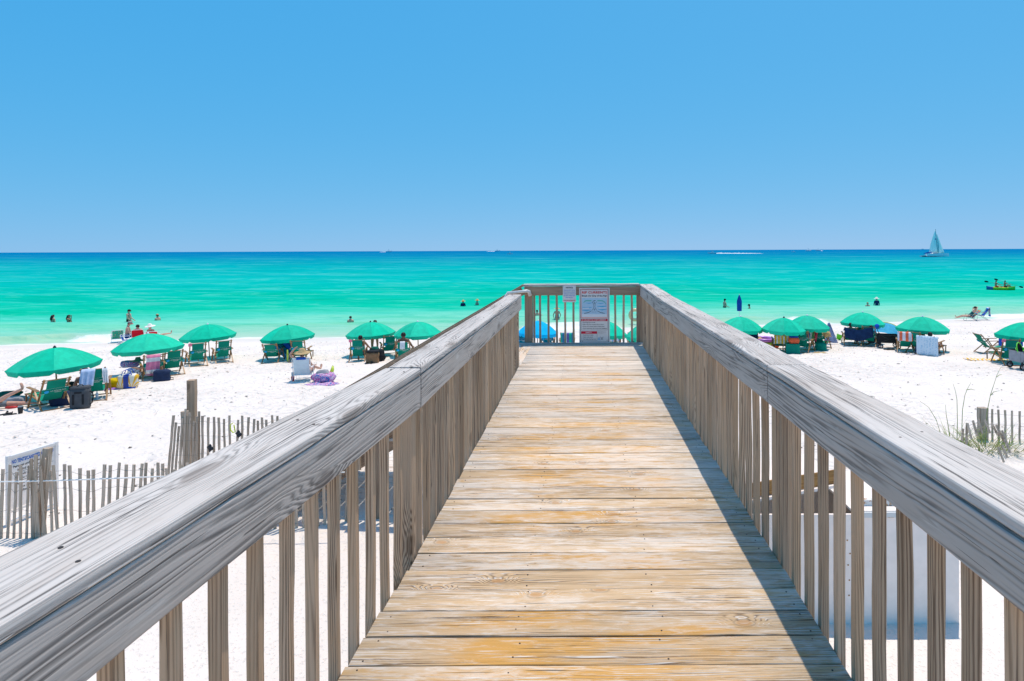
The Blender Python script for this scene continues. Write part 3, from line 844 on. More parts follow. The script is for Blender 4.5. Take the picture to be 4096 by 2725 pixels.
# ================================================================== SAND FENCES, POSTS, BEACH SIGN, STORAGE BOX, GRASS
M['wire'] = plain('galvanised_wire', (.20, .19, .17), .5, .4, .5)
M['rope'] = plain('white_rope', (.78, .77, .74), .9, .1)
slats = [board_mesh('slat', 1.0, .041, .012, bev=.002, segs=5, jit=.003) for _ in range(6)]

def slat(root, p0, p1, face):
    """one fence slat from its foot to its top, turned to 'face' (world coordinates)"""
    L = (p1 - p0).length
    o = link('slat', rnd.choice(slats), M['fence'], root)
    R = frame(p1 - p0, face)
    o.matrix_local = Matrix.Translation(-root.location) @ Matrix.Translation((p0 + p1) / 2) @ R.to_4x4() @ Matrix.Diagonal((L, 1, 1, 1))
    return o

def wires(root, pts, face, heights, r=.0022):
    for h in heights:
        path = []
        for i, (f, t) in enumerate(pts):
            p = f + (t - f) * h
            path.append(p - root.location + Vector(face) * (.010 * (1 if i % 2 else -1)))
        put('wire', MB().tube(path, r, 4), M['wire'], root)

def sand_fence(name, label, pts2d, pitch, height, lean=.05, seed=1, group=None):
    r = random.Random(seed)
    segs = [(Vector(pts2d[i]), Vector(pts2d[i + 1])) for i in range(len(pts2d) - 1)]
    root = empty(name, (pts2d[0][0], pts2d[0][1], tz(*pts2d[0])), 0, label, 'fence', group)
    chain = []
    for a, b in segs:
        n = max(1, round((b - a).length / pitch))
        d = (b - a).normalized(); face = Vector((d.y, -d.x, 0))
        if face.y > 0: face = -face
        for i in range(n):
            q = a + (b - a) * ((i + r.uniform(-.06, .06)) / n)
            f = Vector((q.x, q.y, tz(q.x, q.y) - .05))
            hh = height * r.uniform(.93, 1.06)
            t = f + Vector((d.x * lean * (.8 * math.sin(i * .33 + seed) + .35 * r.uniform(-1, 1)), r.uniform(-.03, .03), hh + .05))
            slat(root, f, t, face + Vector((r.uniform(-.12, .12), r.uniform(-.12, .12), 0)))
            chain.append((f, t))
    wires(root, chain, (0, -1, 0), (.12, .42, .70, .92))
    return root, chain

fa_, chA = sand_fence('sand_fence', 'low weathered slat sand fence crossing in front of the white canopy sign', [(-8.9, 8.28), (-7.2, 8.16), (-5.4, 8.22), (-3.9, 8.5), (-3.4, 8.75)], .097, .97, .06, 5)
# the bundle of slats and the post it is rolled against, part of the near fence
for i in range(5):
    a = i * 1.3
    f = at(132 + 10 * i, 2150 - 4 * i, 8.20); f.z = tz(f.x, f.y)
    slat(fa_, f, f + Vector((.03 * i - .02, .0, 1.10 + .05 * (i % 3))), (math.cos(a), -1, 0))
p = at(150, 2148, 8.27); p.z = tz(p.x, p.y) - .1
me_post = board_mesh('post', 1.36, .085, .085, bev=.01, segs=5, jit=.003)
place_board('post', p - fa_.location, p + Vector((.10, .05, 1.26)) - fa_.location, .085, .085, M['fence'], fa_, up=(0, -1, 0), me=me_post)
rp = MB(); path = []
for i in range(25):
    q = Vector((-9.2 + 5.9 * i / 24, 8.20 + .3 * max(0, i / 24 - .8), 0))
    q.z = tz(q.x, q.y) + .80 + .10 * (i / 24) - .03 * math.sin(math.pi * i / 24)
    path.append(q - fa_.location + Vector((0, -.04, 0)))
rp.tube(path, .009, 6); put('rope', rp, M['rope'], fa_, smooth=True)

fb_, chB = sand_fence('sand_fence', 'second slat sand fence farther back, running from the tall square post towards the stairs', [(-7.05, 10.55), (-6.2, 10.62), (-5.2, 10.55), (-4.6, 10.5)], .098, 1.06, .05, 8)
for i, (u, top) in enumerate(((694, 1662), (704, 1690), (716, 1705), (730, 1672), (742, 1636), (760, 1652), (784, 1690), (750, 1700), (796, 1646))):
    f = at(u - 4 + 3.2 * (i - 6), 1885, 10.48 + .012 * i); f.z = tz(f.x, f.y) - .03
    t = at(u, top, 10.5 + .014 * i)
    slat(fb_, f, t, (.3 * math.cos(i * 2.1), -1, 0))
place_board('post', at(752, 1895, 10.62) - fb_.location, at(740, 1645, 10.6) - fb_.location, .10, .10, M['fence'], fb_, up=(0, -1, 0), me=board_mesh('post', 1.12, .10, .10, bev=.012, segs=5, jit=.004))
wires(fb_, [(at(696 + 14 * i, 1890, 10.46), at(696 + 14 * i, 1660, 10.46)) for i in range(8)], (0, -1, 0), (.3, .55, .85))
# scraps caught on the wires
M['black_scrap'] = plain('black_plastic', (.02, .02, .024), .4, .4)
M['yellow_strap'] = plain('yellow_strap', (.62, .72, .03), .6, .3)
for (u, v, s) in ((955, 1737, .055), (841, 1793, .06)):
    sc = MB().blob((0, 0, 0), .05, .03, .06, 7, 5)
    for i, q in enumerate(sc.v): sc.v[i] = tuple(Vector(q) * (1 + .35 * math.sin(i * 5.1)))
    o = put('scrap', sc, M['black_scrap']); o.location = at(u, v, 10.42)
    tag(o, 'black plastic scrap caught on the fence ' + ('beside the yellow strap' if u > 900 else 'low beside the rail'), 'plastic scrap')
stp = MB().tube([at(930, 1693, 10.4), at(921, 1700, 10.4), at(922, 1720, 10.4), at(932, 1731, 10.4), at(941, 1728, 10.4), at(936, 1700, 10.4)], .010, 5)
tag(put('strap', stp, M['yellow_strap']), 'yellow strap tied round a slat of the farther fence', 'strap')

# tall square post behind the farther fence
tp = at(768, 1860, 11.0); tp.z = tz(tp.x, tp.y) - .3
top = at(769, 1520, 11.0)
o = link('square_post', board_mesh('square_post', top.z - tp.z, .132, .132, bev=.006, segs=8, jit=.002), M['baluster'])
o.matrix_local = Matrix.Translation((tp + top) / 2) @ frame((0, 0, 1), (.25, -1, 0)).to_4x4()
tag(o, 'tall square timber post standing behind the end of the farther slat fence', 'post')

# --- NO TENTS sign
W_, H_ = .64, .78
A, B = at(38, 1832, 8.62), at(219, 1776, 9.22)
d = (B - A); d.z = 0; ang = math.atan2(d.y, d.x)
bs = empty('canopy_notice_board', ((A + B) / 2 - Vector((0, 0, H_ / 2))), ang, 'white framed no tents or canopies notice board with blue heading behind the slat fence', 'sign')
W_ = d.length
M['white_plastic'] = plain('white_plastic', (.88, .83, .79), .4, .4, var=.04)
plate('plate', W_, H_, .010, M['white_plastic'], bs)
zg = tz(bs.location.x, bs.location.y) - bs.location.z
for sx in (-1, 1):
    put('frame_post', MB().box((sx * (W_ / 2 + .018), 0, (H_ / 2 + .03 + zg - .15) / 2), (.042, .042, H_ / 2 + .03 - zg + .15)), M['white_plastic'], bs)
for z in (H_ / 2 + .005, -H_ / 2 - .005, -H_ / 2 - .16):
    put('frame_rail', MB().box((0, 0, z), (W_ - .008, .036, .036)), M['white_plastic'], bs)
P = Panel(bs); yf = -.008
P.text('NO TENTS/CANOPIES ALLOWED', 0, .31, .078, M['sign_blue'], W_ * .92, .002, y=yf)
for i, (s, w) in enumerate((('Personal umbrellas must remain', .86), ('behind resort umbrellas.', .68))):
    P.text(s, 0, .235 - .06 * i, .05, M['sign_black'], W_ * w, .0008, y=yf)
P.stroke('rule', [(-W_ * .46, .14), (W_ * .46, .14)], .004, M['sign_black'], y=yf)
for i, (s, w) in enumerate((('Towels can NOT be used', .72), ('to reserve chairs.', .5))):
    P.text(s, 0, .10 - .055 * i, .045, M['sign_black'], W_ * w, .0006, y=yf)
P.stroke('rule', [(-W_ * .46, .01), (W_ * .46, .01)], .004, M['sign_black'], y=yf)
for i, (s, w) in enumerate((('Please stay together and', .74), ('be checked in at', .5), ('the beach stand.', .5))):
    P.text(s, 0, -.03 - .055 * i, .045, M['sign_black'], W_ * w, .0006, y=yf)

# --- white storage box right of the boardwalk
M['white_paint'] = plain('worn_white_paint', (.87, .78, .71), .55, .3, var=.05, scale=4)
M['rusty_paint'] = NT('flaking_white_paint')
k = M['rusty_paint']; co = k.n('ShaderNodeTexCoord').outputs['Object']
nz = k.noise(co, 9, 4, .65)
k.set(k.b.inputs['Base Color'], k.mix(k.mapr(nz, .52, .60), (.66, .66, .64, 1), k.mix(k.mapr(nz, .58, .68), (.42, .20, .06, 1), (.16, .09, .05, 1))))
k.b.inputs['Roughness'].default_value = .8
M['rusty_paint'] = k.m
M['orange_wood'] = wood('stained_orange_wood', (.20, .09, .025, 1), (.46, .25, .09, 1), (.5, .26, .08, 1), ring=50, ksel=.9, bump=.3)
BX0, BX1, BY0, BY1 = 1.75, 3.95, 6.28, 7.35
bz = tz(2.9, 6.4)
sb = empty('storage_box', ((BX0 + BX1) / 2, (BY0 + BY1) / 2, bz), 0, 'white painted beach storage box with a propped lid beside the boardwalk', 'storage box')
hB = 1.16
cx = (BX0 + BX1) / 2; w = BX1 - BX0; dp = BY1 - BY0
put('back_panel', MB().box((-w / 4 - .006, -dp / 2, hB / 2 - .04), (w / 2 - .008, .03, hB + .06)), M['white_paint'], sb)
put('back_panel', MB().box((w / 4 + .004, -dp / 2, hB / 2 - .04), (w / 2 - .008, .03, hB + .06)), M['white_paint'], sb)
put('front_panel', MB().box((0, dp / 2, hB / 2 - .06), (w, .03, hB)), M['white_paint'], sb)
for sx in (-1, 1):
    put('side_panel', MB().box((sx * (w / 2 - .018), 0, hB / 2 - .06), (.03, dp - .034, hB - .02)), M['white_paint'], sb)
put('top_board', MB().box((w * .25, .02, hB + .012), (w * .5 + .02, dp + .05, .024)), M['white_paint'], sb)
put('edge_trim', MB().box((w * .25, -dp / 2 - .018, hB - .012), (w * .5, .02, .055)), M['rusty_paint'], sb)
put('edge_trim', MB().box((w * .27, -dp / 2 + .14, hB + .055), (w * .46, .05, .06)), M['rusty_paint'], sb)
lm = Matrix.Rotation(math.radians(-10), 3, 'Y')
put('lid', MB().box((-w * .27, .12, hB + .13), (w * .50, dp * .92, .03), lm), M['white_paint'], sb)
place_board('lid_board', Vector((-w * .56, -.30, hB + .115)), Vector((-w * .03, -.30, hB + .30)), .14, .04, M['orange_wood'], sb, up=(0, -1, .3), segs=3)
put('prop', MB().beam((-w * .03, -.42, hB + .02), (-w * .03, -.40, hB + .16), .03, .03, (0, 1, 0)), M['white_paint'], sb)
for i, z in enumerate((.30, .46, .62, .74, .88)):
    put('screw', MB().lathe([(0, .004), (.007, .003), (.009, 0)], 8, (-.06 + .03 * math.sin(i * 3), -dp / 2 - .0165, z), Matrix.Rotation(math.radians(90), 3, 'X')), M['orange_wood'], sb)

# --- right-hand fence, its post and the collapsed roll of slats
fr = empty('sand_fence', (7.8, 11.8, tz(7.8, 11.8)), 0, 'slat sand fence with a short thick post at the right edge of the picture', 'fence')
pf = at(3931, 1800, 11.8); pf.z = tz(pf.x, pf.y) - .15
pt = at(3931, 1631, 11.8)
place_board('post', pf - fr.location, pt - fr.location, .165, .12, M['fence'], fr, up=(0, -1, 0), bev=.01, segs=5, jit=.003)
chR = []
for i, u in enumerate((3970, 3995, 4022, 4049, 4079, 4106, 4134, 4162, 4190)):
    f = at(u, 1796, 11.75 - .02 * i); f.z = tz(f.x, f.y) - .04
    t = at(u - 1, 1637 + 2 * i, 11.75 - .02 * i)
    slat(fr, f, t, (.1, -1, 0)); chR.append((f, t))
wires(fr, [(pf, pt)] + chR, (0, -1, 0), (.30, .55, .86))
rl = empty('fallen_sand_fence', at(3945, 1780, 10.4), 0, 'fallen curl of bleached fence slats arching over the grass by the short post', 'fence')
arch = [(3848, 1765, 1715, 3852), (3866, 1778, 1692, 3868), (3886, 1756, 1693, 3870), (3908, 1742, 1682, 3892), (3930, 1735, 1678, 3912), (3960, 1733, 1679, 3940), (3992, 1742, 1692, 3966), (4018, 1768, 1700, 3984), (4034, 1790, 1722, 4008), (4042, 1812, 1758, 4018), (4030, 1832, 1780, 4008), (4016, 1850, 1788, 3992)]
chC = []
for i, (ub, vb, vt, ut) in enumerate(arch):
    Y = 11.0 - .055 * i
    f, t = at(ub, vb, Y), at(ut, vt, Y + .06)
    slat(rl, f, t, (0, -1, .6)); chC.append((f, t))
wires(rl, chC, (0, -1, 0), (.2, .5, .8))

# --- beach grass
M['grass'] = NT('beach_grass'); k = M['grass']
rn = k.n('ShaderNodeTexNoise', {'Vector': k.n('ShaderNodeTexCoord').outputs['Object'], 'Scale': 9.0}).outputs[0]
k.set(k.b.inputs['Base Color'], k.ramp(rn, [(.32, (.09, .18, .02, 1)), (.5, (.19, .28, .04, 1)), (.64, (.40, .34, .12, 1))]))
k.b.inputs['Roughness'].default_value = .6
M['grass'] = k.m
def blade(mb, p, d, L, bend, w, r):
    n = 6; rows = []
    side = Vector((-d.y, d.x, 0)).normalized() if (abs(d.x) + abs(d.y)) > 1e-3 else Vector((1, 0, 0))
    a = r.uniform(0, 6.28); side = Matrix.Rotation(a, 3, 'Z') @ side
    q = Vector(p); dr = Vector(d).normalized()
    flat_ = Vector((d.x, d.y, 0)); flat_ = flat_.normalized() if flat_.length > 1e-3 else Vector((math.cos(a), math.sin(a), 0))
    for i in range(n + 1):
        ww = w * (1 - (i / n) ** 1.5) + .0006
        rows.append([q - side * ww / 2, q + side * ww / 2])
        dr = (dr + flat_ * bend / n + Vector((0, 0, -bend * .45 / n * (i / n) * 2))).normalized()
        q = q + dr * L / n
    mb.quad_grid(rows)
def grass_clump(label, u, v, n, Lr, seed, spread=.3, stalks=()):
    r = random.Random(seed); c = gp(u, v)
    root = empty('beach_grass', c, 0, label, 'grass', 'clumps of beach grass')
    mb = MB()
    for i in range(n):
        a = r.uniform(0, 6.28); q = spread * math.sqrt(r.random())
        p = Vector((q * math.cos(a), q * math.sin(a) * .7, 0)); p.z = tz(c.x + p.x, c.y + p.y) - c.z - .03
        e = r.uniform(.25, 1.1)
        blade(mb, p, Vector((math.cos(a) * e, math.sin(a) * e, 1)), r.uniform(*Lr), r.uniform(.3, 1.5), r.uniform(.007, .013), r)
    o = put('blades', mb, M['grass'], root, weld=False); o['kind'] = 'stuff'
    for (pts) in stalks:
        w_ = [at(a, b, c.y + (j * .02)) - c for j, (a, b) in enumerate(pts)]
        put('stalk', MB().tube(w_, [.0075 - .005 * j / (len(w_) - 1) for j in range(len(w_))], 5), M['grass'], root)
    return root
grass_clump('thick clump of green beach grass round the foot of the short fence post', 3925, 1795, 190, (.30, .70), 3, .42, [[(3942, 1790), (3948, 1650), (3962, 1580), (3975, 1540), (3988, 1500), (4003, 1470)], [(3962, 1582), (3975, 1568), (4000, 1563)], [(3986, 1508), (3998, 1500), (4008, 1498)]])
grass_clump('sparse tall beach grass stalks at the rail, left of the short fence post', 3800, 1790, 70, (.5, 1.0), 9, .30, [[(3828, 1770), (3830, 1690), (3828, 1600), (3822, 1565), (3812, 1535)], [(3846, 1770), (3850, 1640), (3860, 1580), (3870, 1555), (3884, 1530)], [(3764, 1740), (3745, 1680), (3715, 1630), (3680, 1605)], [(3800, 1745), (3785, 1660), (3782, 1620)], [(3866, 1560), (3885, 1557), (3900, 1561)]])
grass_clump('low green beach grass under the fallen slats at the right edge', 4010, 1800, 90, (.3, .6), 12, .45)
# seaweed crumbs and driftwood specks strewn over the dry sand
M['weed'] = plain('dry_seaweed', (.10, .08, .06), .9, .1, var=.5)
r = random.Random(21); mb = MB()
for i in range(2600):
    x, y = r.uniform(-26, 27), r.uniform(8, 41)
    if shore(x) - y < 2.5: continue
    s = r.uniform(.010, .030) * (1.6 if r.random() < .05 else 1)
    a = r.uniform(0, 6.28); dx, dy = math.cos(a), math.sin(a); l = s * r.uniform(.8, 2.2)
    c = Vector((x, y, tz(x, y) + .012))
    b = len(mb.v)
    mb.v.extend([tuple(c + Vector((dx * l, dy * l, 0))), tuple(c + Vector((-dy * s, dx * s, r.uniform(0, .012)))), tuple(c - Vector((dx * l, dy * l, 0))), tuple(c + Vector((dy * s, -dx * s, r.uniform(0, .02))))])
    mb.f.append((b, b + 1, b + 2, b + 3))
tag(put('seaweed_crumbs', mb, M['weed'], weld=False), kind='stuff')
# ================================================================== BEACH UMBRELLAS
M['green_canvas'] = cloth('green_umbrella_canvas', (.0, .56, .345), var=.09, trans=.10, fade=.12)
M['blue_canvas'] = cloth('sky_blue_umbrella_canvas', (.0, .46, .82), var=.07, trans=.10)
M['chair_green'] = cloth('green_chair_canvas', (.003, .235, .155), var=.08)
M['chair_teal'] = cloth('turquoise_chair_canvas', (.0, .17, .26), var=.08)
M['chair_bright'] = M['chair_green']
M['chair_wood'] = plain('varnished_chair_wood', (.30, .155, .06), .45, .4, var=.25, scale=22)
M['pole_wood'] = plain('umbrella_pole_wood', (.34, .20, .09), .5, .4, var=.15)
M['white_plastic2'] = plain('white_finial_plastic', (.75, .75, .75), .4, .4)
M['dark_metal'] = plain('dark_metal', (.05, .05, .055), .4, .5, .5)
M['band_white'] = plain('white_print', (.66, .72, .70), .8, .1, var=.03)
M['logo_blue'] = plain('light_blue_print', (.03, .36, .70), .8, .1, var=.05)

def canopy_meshes(h):
    half = math.pi / 8
    rows = []
    nR, nA = 12, 8
    rng = random.Random(5)
    for i in range(nR + 1):
        q = max(.02, i / nR)
        row = []
        for j in range(nA + 1):
            a = -half + 2 * half * j / nA
            e = 1 - (a / half) ** 2
            edge = .2 + .8 * math.cos(half) / math.cos(a)
            r = q * edge
            z = -h * (q ** 1.85) - .028 * e * math.sin(math.pi * min(q, .97)) + (.011 * math.sin(q * 21 + 2.5 * a) * e if q > .25 else 0)
            row.append((r * math.sin(a), r * math.cos(a), z))
        rows.append(row)
    pm = MB().quad_grid(rows).mesh('canopy_panel', smooth=True)
    rows2 = []
    for s in range(5):
        t = s / 4
        row = []
        for j in range(nA + 1):
            a = -half + 2 * half * j / nA
            e = 1 - (a / half) ** 2
            edge = .2 + .8 * math.cos(half) / math.cos(a)
            r = edge * (1.004 + .006 * math.sin(math.pi * t) - .035 * t)
            drop = (.09 + .065 * min(1, e * 3.0)) * t
            row.append((r * math.sin(a), r * math.cos(a), -h + .010 - drop))
        rows2.append(row)
    vm = MB().quad_grid(rows2).mesh('valance', smooth=True)
    return pm, vm

UMB = {}
def umbrella(u, v, wpx, mat, label, rot=0.0, tilt=(0, 0), apex=1.56, rise=.53, white_top=True):
    d = ray(u, v)
    a, b = 8.0, 60.0
    f = lambda y: (ZC + d.z * y) - (tz(d.x * y, y) + apex)
    y = 8.0
    while f(y) > 0 and y < 60: y += .1
    X, Y = d.x * y, y
    R = wpx * Y / F / 2 / math.sqrt(1 + d.x * d.x)
    root = empty('beach_umbrella', (X, Y, tz(X, Y)), 0, label, 'beach umbrella', 'open beach umbrellas in a row along the shore')
    if rise not in UMB: UMB[rise] = canopy_meshes(rise)
    pm, vm = UMB[rise]
    root.rotation_euler = (math.radians(tilt[0]), math.radians(tilt[1]), rot)
    for k_ in range(8):
        o = link('canopy_panel', pm, None, root)
        if not pm.materials: pm.materials.append(mat)
        w = link('valance', vm, None, o)
        if not vm.materials: vm.materials.append(mat)
        for q in (o, w):
            q.material_slots[0].link = 'OBJECT'; q.material_slots[0].material = mat
        o.location = (0, 0, apex - .02); o.rotation_euler = (0, 0, k_ * math.pi / 4); o.scale = (R, R, 1)
        rb = link('rib', UMB.setdefault('rib', MB().tube([(0, .02, -.03), (0, .4, -.03 - .40 * .4 ** 1.75), (0, .7, -.03 - .40 * .7 ** 1.75), (0, .985, -.03 - .40 * .97)], .008, 4).mesh('rib')), M['white_plastic2'], root)
        rb.location = (0, 0, apex - .02); rb.rotation_euler = (0, 0, (k_ + .5) * math.pi / 4); rb.scale = (1, R, rise / .40)
    link('pole', UMB.setdefault('pole', MB().tube([(0, 0, -.25), (0, 0, 1.47)], .021, 10).mesh('pole', True)), M['pole_wood'], root).scale = (1, 1, apex / 1.5)
    o = link('finial', UMB.setdefault('finial', MB().lathe([(0, .05), (.022, .04), (.03, .02), (.042, .0), (.045, -.02)], 10).mesh('finial', True)), M['white_plastic2'] if white_top else M['dark_metal'], root)
    o.location = (0, 0, apex)
    o.material_slots[0].link = 'OBJECT'; o.material_slots[0].material = M['white_plastic2'] if white_top else M['dark_metal']
    return root
G_ = M['green_canvas']
U1 = umbrella(229, 1388, 392, G_, 'nearest green beach umbrella at the far left, over the chair with the grey backpack cooler', .30, (1.0, -2.0), white_top=False)
U2 = umbrella(598, 1333, 300, G_, 'green beach umbrella over the chair with the pink and white towel', .12, (0, -2))
U3 = umbrella(838, 1296, 234, G_, 'green beach umbrella over two empty chairs, one with a pink tag', .25, (1, -2.5))
U4 = umbrella(1157, 1299, 223, G_, 'green beach umbrella behind the white folding chair, over two chairs and a blue float', .2, (0, -3), white_top=False)
U5 = umbrella(1487, 1287, 202, G_, 'green beach umbrella hiding the upper body of a standing person', .0, (1, -2), white_top=False)
U6 = umbrella(1673, 1286, 202, G_, 'green beach umbrella partly hidden by the left railing', .35, (0, -1))
UB = umbrella(2148, 1283, 163, M['blue_canvas'], 'blue beach umbrella seen through the end railing posts', .3, (0, 2))
UC = umbrella(2424, 1285, 166, G_, 'green beach umbrella just right of the tall warning sign, seen through balusters', .1, (0, 2))
UD = umbrella(2585, 1291, 166, G_, 'green beach umbrella at the right corner of the end railing, mostly hidden by balusters', .4, (0, -1))
U7 = umbrella(2959, 1266, 184, G_, 'green beach umbrella in front of the closed blue umbrella', .25, (1, 1.5))
U8 = umbrella(3131, 1270, 179, G_, 'green beach umbrella over the yellow and white striped towel', .1, (1, 1.5), white_top=False)
U9 = umbrella(3226, 1262, 190, G_, 'green beach umbrella over the blue folding chair, partly behind another umbrella', .35, (0, 1.5))
U10 = umbrella(3448, 1249, 185, G_, 'green beach umbrella over the long navy towel and the black wagon', .15, (0, 1.5))
U11 = umbrella(3687, 1266, 230, G_, 'green beach umbrella over the seated man and the orange striped towel', .2, (0, 1.5))
U12 = umbrella(4098, 1288, 272, G_, 'green beach umbrella cut by the right edge, over the grey wagon', .05, (0, 3), white_top=False)

# closed blue umbrella at the water's edge
M['closed_blue'] = cloth('deep_blue_canvas', (.005, .07, .36), var=.15)
cb = gp(2956, 1300)
cbr = empty('closed_umbrella', cb, 0, 'closed blue beach umbrella standing by the water on the right', 'beach umbrella')
rows = []
for i in range(9):
    t = i / 8; z = 2.15 - 1.15 * t
    r0 = .025 + .125 * min(1, t / .38) ** .8 - .02 * max(0, t - .5)
    rows.append([((r0 * (1 + .22 * math.cos(8 * a))) * math.cos(a) + .03, (r0 * (1 + .22 * math.cos(8 * a))) * math.sin(a), z) for a in [2 * math.pi * k_ / 32 for k_ in range(32)]])
put('canopy', MB().quad_grid(rows, cyc_v=True), M['closed_blue'], cbr, smooth=True)
put('pole', MB().tube([(0.03, 0, -.2), (.03, 0, 2.22)], .02, 8), M['white_plastic2'], cbr)

# ================================================================== WOODEN BEACH CHAIRS
CH = {}
TXT = text_mesh('LA DOLCE VITA', .052, .0008)
TX2 = MB().box((0, 0, 0), (.15, .012, .001)).mesh('print_line')
def sheet(pts, x0, x1, nx=7, sag=0.0, mod=None):
    """cloth strip that follows a profile of (y, z) points between x0 and x1"""
    rows = []
    for i, (y, z) in enumerate(pts):
        row = []
        for j in range(nx + 1):
            t = j / nx; x = x0 + (x1 - x0) * t
            p = Vector((x, y, z))
            if mod: p = mod(p, i / (len(pts) - 1), t)
            row.append(p)
        rows.append(row)
    return rows

def thick(rows, n, t):
    """give a cloth sheet real thickness along direction n"""
    m = MB(); n = Vector(n).normalized() * t
    a = len(rows); b = len(rows[0])
    m.quad_grid(rows)
    m.quad_grid([[Vector(p) + n for p in r] for r in rows])
    o = a * b
    for i in range(a - 1):
        for j in (0, b - 1):
            m.f.append((i * b + j, (i + 1) * b + j, o + (i + 1) * b + j, o + i * b + j))
    for j in range(b - 1):
        for i in (0, a - 1):
            m.f.append((i * b + j, i * b + j + 1, o + i * b + j + 1, o + i * b + j))
    return m

def chair_parts(lean, foot):
    key = (lean, foot)
    if key in CH: return CH[key]
    s, c = math.sin(math.radians(lean)), math.cos(math.radians(lean))
    H = Vector((0, .02, .24)); d = Vector((0, -s, c)); nr = Vector((0, -c, -s))
    L = .73
    at_ = lambda q, off=0.0: H + d * (L * q) + nr * off
    P = []
    for sx in (-1, 1):
        X = Vector((sx * .275, 0, 0))
        P.append(('back_pole', MB().beam(H - d * .10 + X, H + d * (L + .05) + X, .026, .042, (1, 0, 0)).mesh('back_pole'), 'w'))
        X = Vector((sx * .255, 0, 0))
        P.append(('seat_rail', MB().beam(Vector((0, -.06, .225)) + X, Vector((0, .64, .31)) + X, .024, .04, (1, 0, 0)).mesh('seat_rail'), 'w'))
        X = Vector((sx * .315, 0, 0))
        P.append(('leg', MB().beam(Vector((0, -.42, 0)) + X, Vector((0, .23, .55)) + X, .026, .042, (1, 0, 0)).mesh('leg'), 'w'))
        X = Vector((sx * .345, 0, 0))
        P.append(('leg', MB().beam(Vector((0, .56, 0)) + X, Vector((0, .17, .55)) + X, .026, .042, (1, 0, 0)).mesh('leg'), 'w'))
        arm_y = at_(.42).y + .03
        P.append(('armrest', MB().beam((sx * .345, arm_y - .03, .555), (sx * .345, .56, .575), .075, .022).mesh('armrest'), 'w'))
    for (p, n) in ((at_(1.0), 'top_bar'), (at_(.90), 'crossbar'), (Vector((0, -.41, .03)), 'stretcher'), (Vector((0, .55, .03)), 'stretcher'), (Vector((0, .63, .31)), 'front_bar')):
        P.append((n, MB().beam(p - Vector((.315, 0, 0)), p + Vector((.315, 0, 0)), .022, .03).mesh(n), 'w'))
    prof = [at_(q, .012 + .05 * math.sin(math.pi * (1 - q))) for q in [1 - i / 9 for i in range(10)]]
    P.append(('canvas_back', thick(sheet([(p.y, p.z) for p in prof], -.205, .205), nr, .004).mesh('canvas_back'), 'g'))
    prof = [(at_(.0, .012).y + (.62 - .0) * t, .245 + .06 * t - .05 * math.sin(math.pi * t)) for t in [i / 8 for i in range(9)]]
    P.append(('canvas_seat', thick(sheet(prof, -.215, .215), (0, 0, 1), .004).mesh('canvas_seat'), 'g'))
    prof = [at_(q, .050 + .03 * math.sin(math.pi * (q - .40) / .24)) for q in [.64 - .24 * i / 5 for i in range(6)]]
    P.append(('printed_band', thick(sheet([(p.y, p.z) for p in prof], -.292, .292, 8), nr, .004).mesh('printed_band'), 'b'))
    R = Matrix((Vector((1, 0, 0)), d, nr)).transposed().to_4x4()
    mid = at_(.535, .092)
    sub = []
    for q in (.405, .635):
        p = at_(q, .056)
        sub.append(('trim', MB().beam(p - Vector((.29, 0, 0)), p + Vector((.29, 0, 0)), .006, .010, nr).mesh('trim'), M['band_white'], Matrix.Identity(4)))
    sub.append(('logo', MB().lathe([(0, .003), (.052, .003), (.054, 0)], 18).mesh('logo'), M['logo_blue'], Matrix.Translation(mid + Vector((-.185, 0, 0)) + d * .0) @ R))
    k_ = Matrix.Diagonal((1, 1, 1, 1))
    sub.append(('lettering', TXT, M['logo_blue'] if 0 else M['band_white'], Matrix.Translation(mid + Vector((.065, 0, 0)) + d * .015) @ R @ Matrix.Diagonal((.92, 1, 1, 1))))
    sub.append(('print_line', TX2, M['band_white'], Matrix.Translation(mid + Vector((.065, 0, 0)) - d * .035) @ R))
    if foot:
        prof = [(.66 + .5 * t, .30 - .04 * math.sin(math.pi * t) - .02 * t) for t in [i / 6 for i in range(7)]]
        P.append(('footrest_canvas', thick(sheet(prof, -.20, .20), (0, 0, 1), .004).mesh('footrest_canvas'), 'g'))
        P.append(('footrest_bar', MB().beam((-.25, 1.17, .285), (.25, 1.17, .285), .03, .03).mesh('footrest_bar'), 'w'))
        for sx in (-1, 1):
            P.append(('footrest_rail', MB().beam((sx * .225, .60, .30), (sx * .225, 1.19, .285), .024, .034, (1, 0, 0)).mesh('footrest_rail'), 'w'))
            P.append(('footrest_leg', MB().beam((sx * .225, 1.12, 0), (sx * .225, 1.14, .28), .026, .036, (1, 0, 0)).mesh('footrest_leg'), 'w'))
    CH[key] = (P, sub)
    return CH[key]

PX = lambda v: v
def wood_chair(u, v, yaw, lean, label, foot=False, mat=None, scale=1.0, band=True):
    p = gp(u, v)
    root = empty('beach_chair', p, math.radians(yaw), label, 'beach chair', 'wooden beach chairs with canvas slings')
    root.scale = (scale,) * 3
    P, sub = chair_parts(lean, foot)
    mat = mat or M['chair_green']
    for (n, me, kind) in P:
        if kind == 'b' and not band: continue
        m = M['chair_wood'] if kind == 'w' else mat
        o = link(n, me, m, root)
        o.material_slots[0].link = 'OBJECT'; o.material_slots[0].material = m
        if kind == 'b':
            for (sn, sm_, mt, mx) in sub:
                c = link(sn, sm_, mt, o); c.matrix_local = mx
                if mt and (not sm_.materials): sm_.materials.append(mt)
    root['lean'] = lean
    return root

def on_chair(root, name, mb, mat, label, cat, smooth=True, group=None):
    o = put(name, mb, mat, None, smooth)
    o.location = root.location; o.rotation_euler = root.rotation_euler; o.scale = root.scale
    return tag(o, label, cat, group)

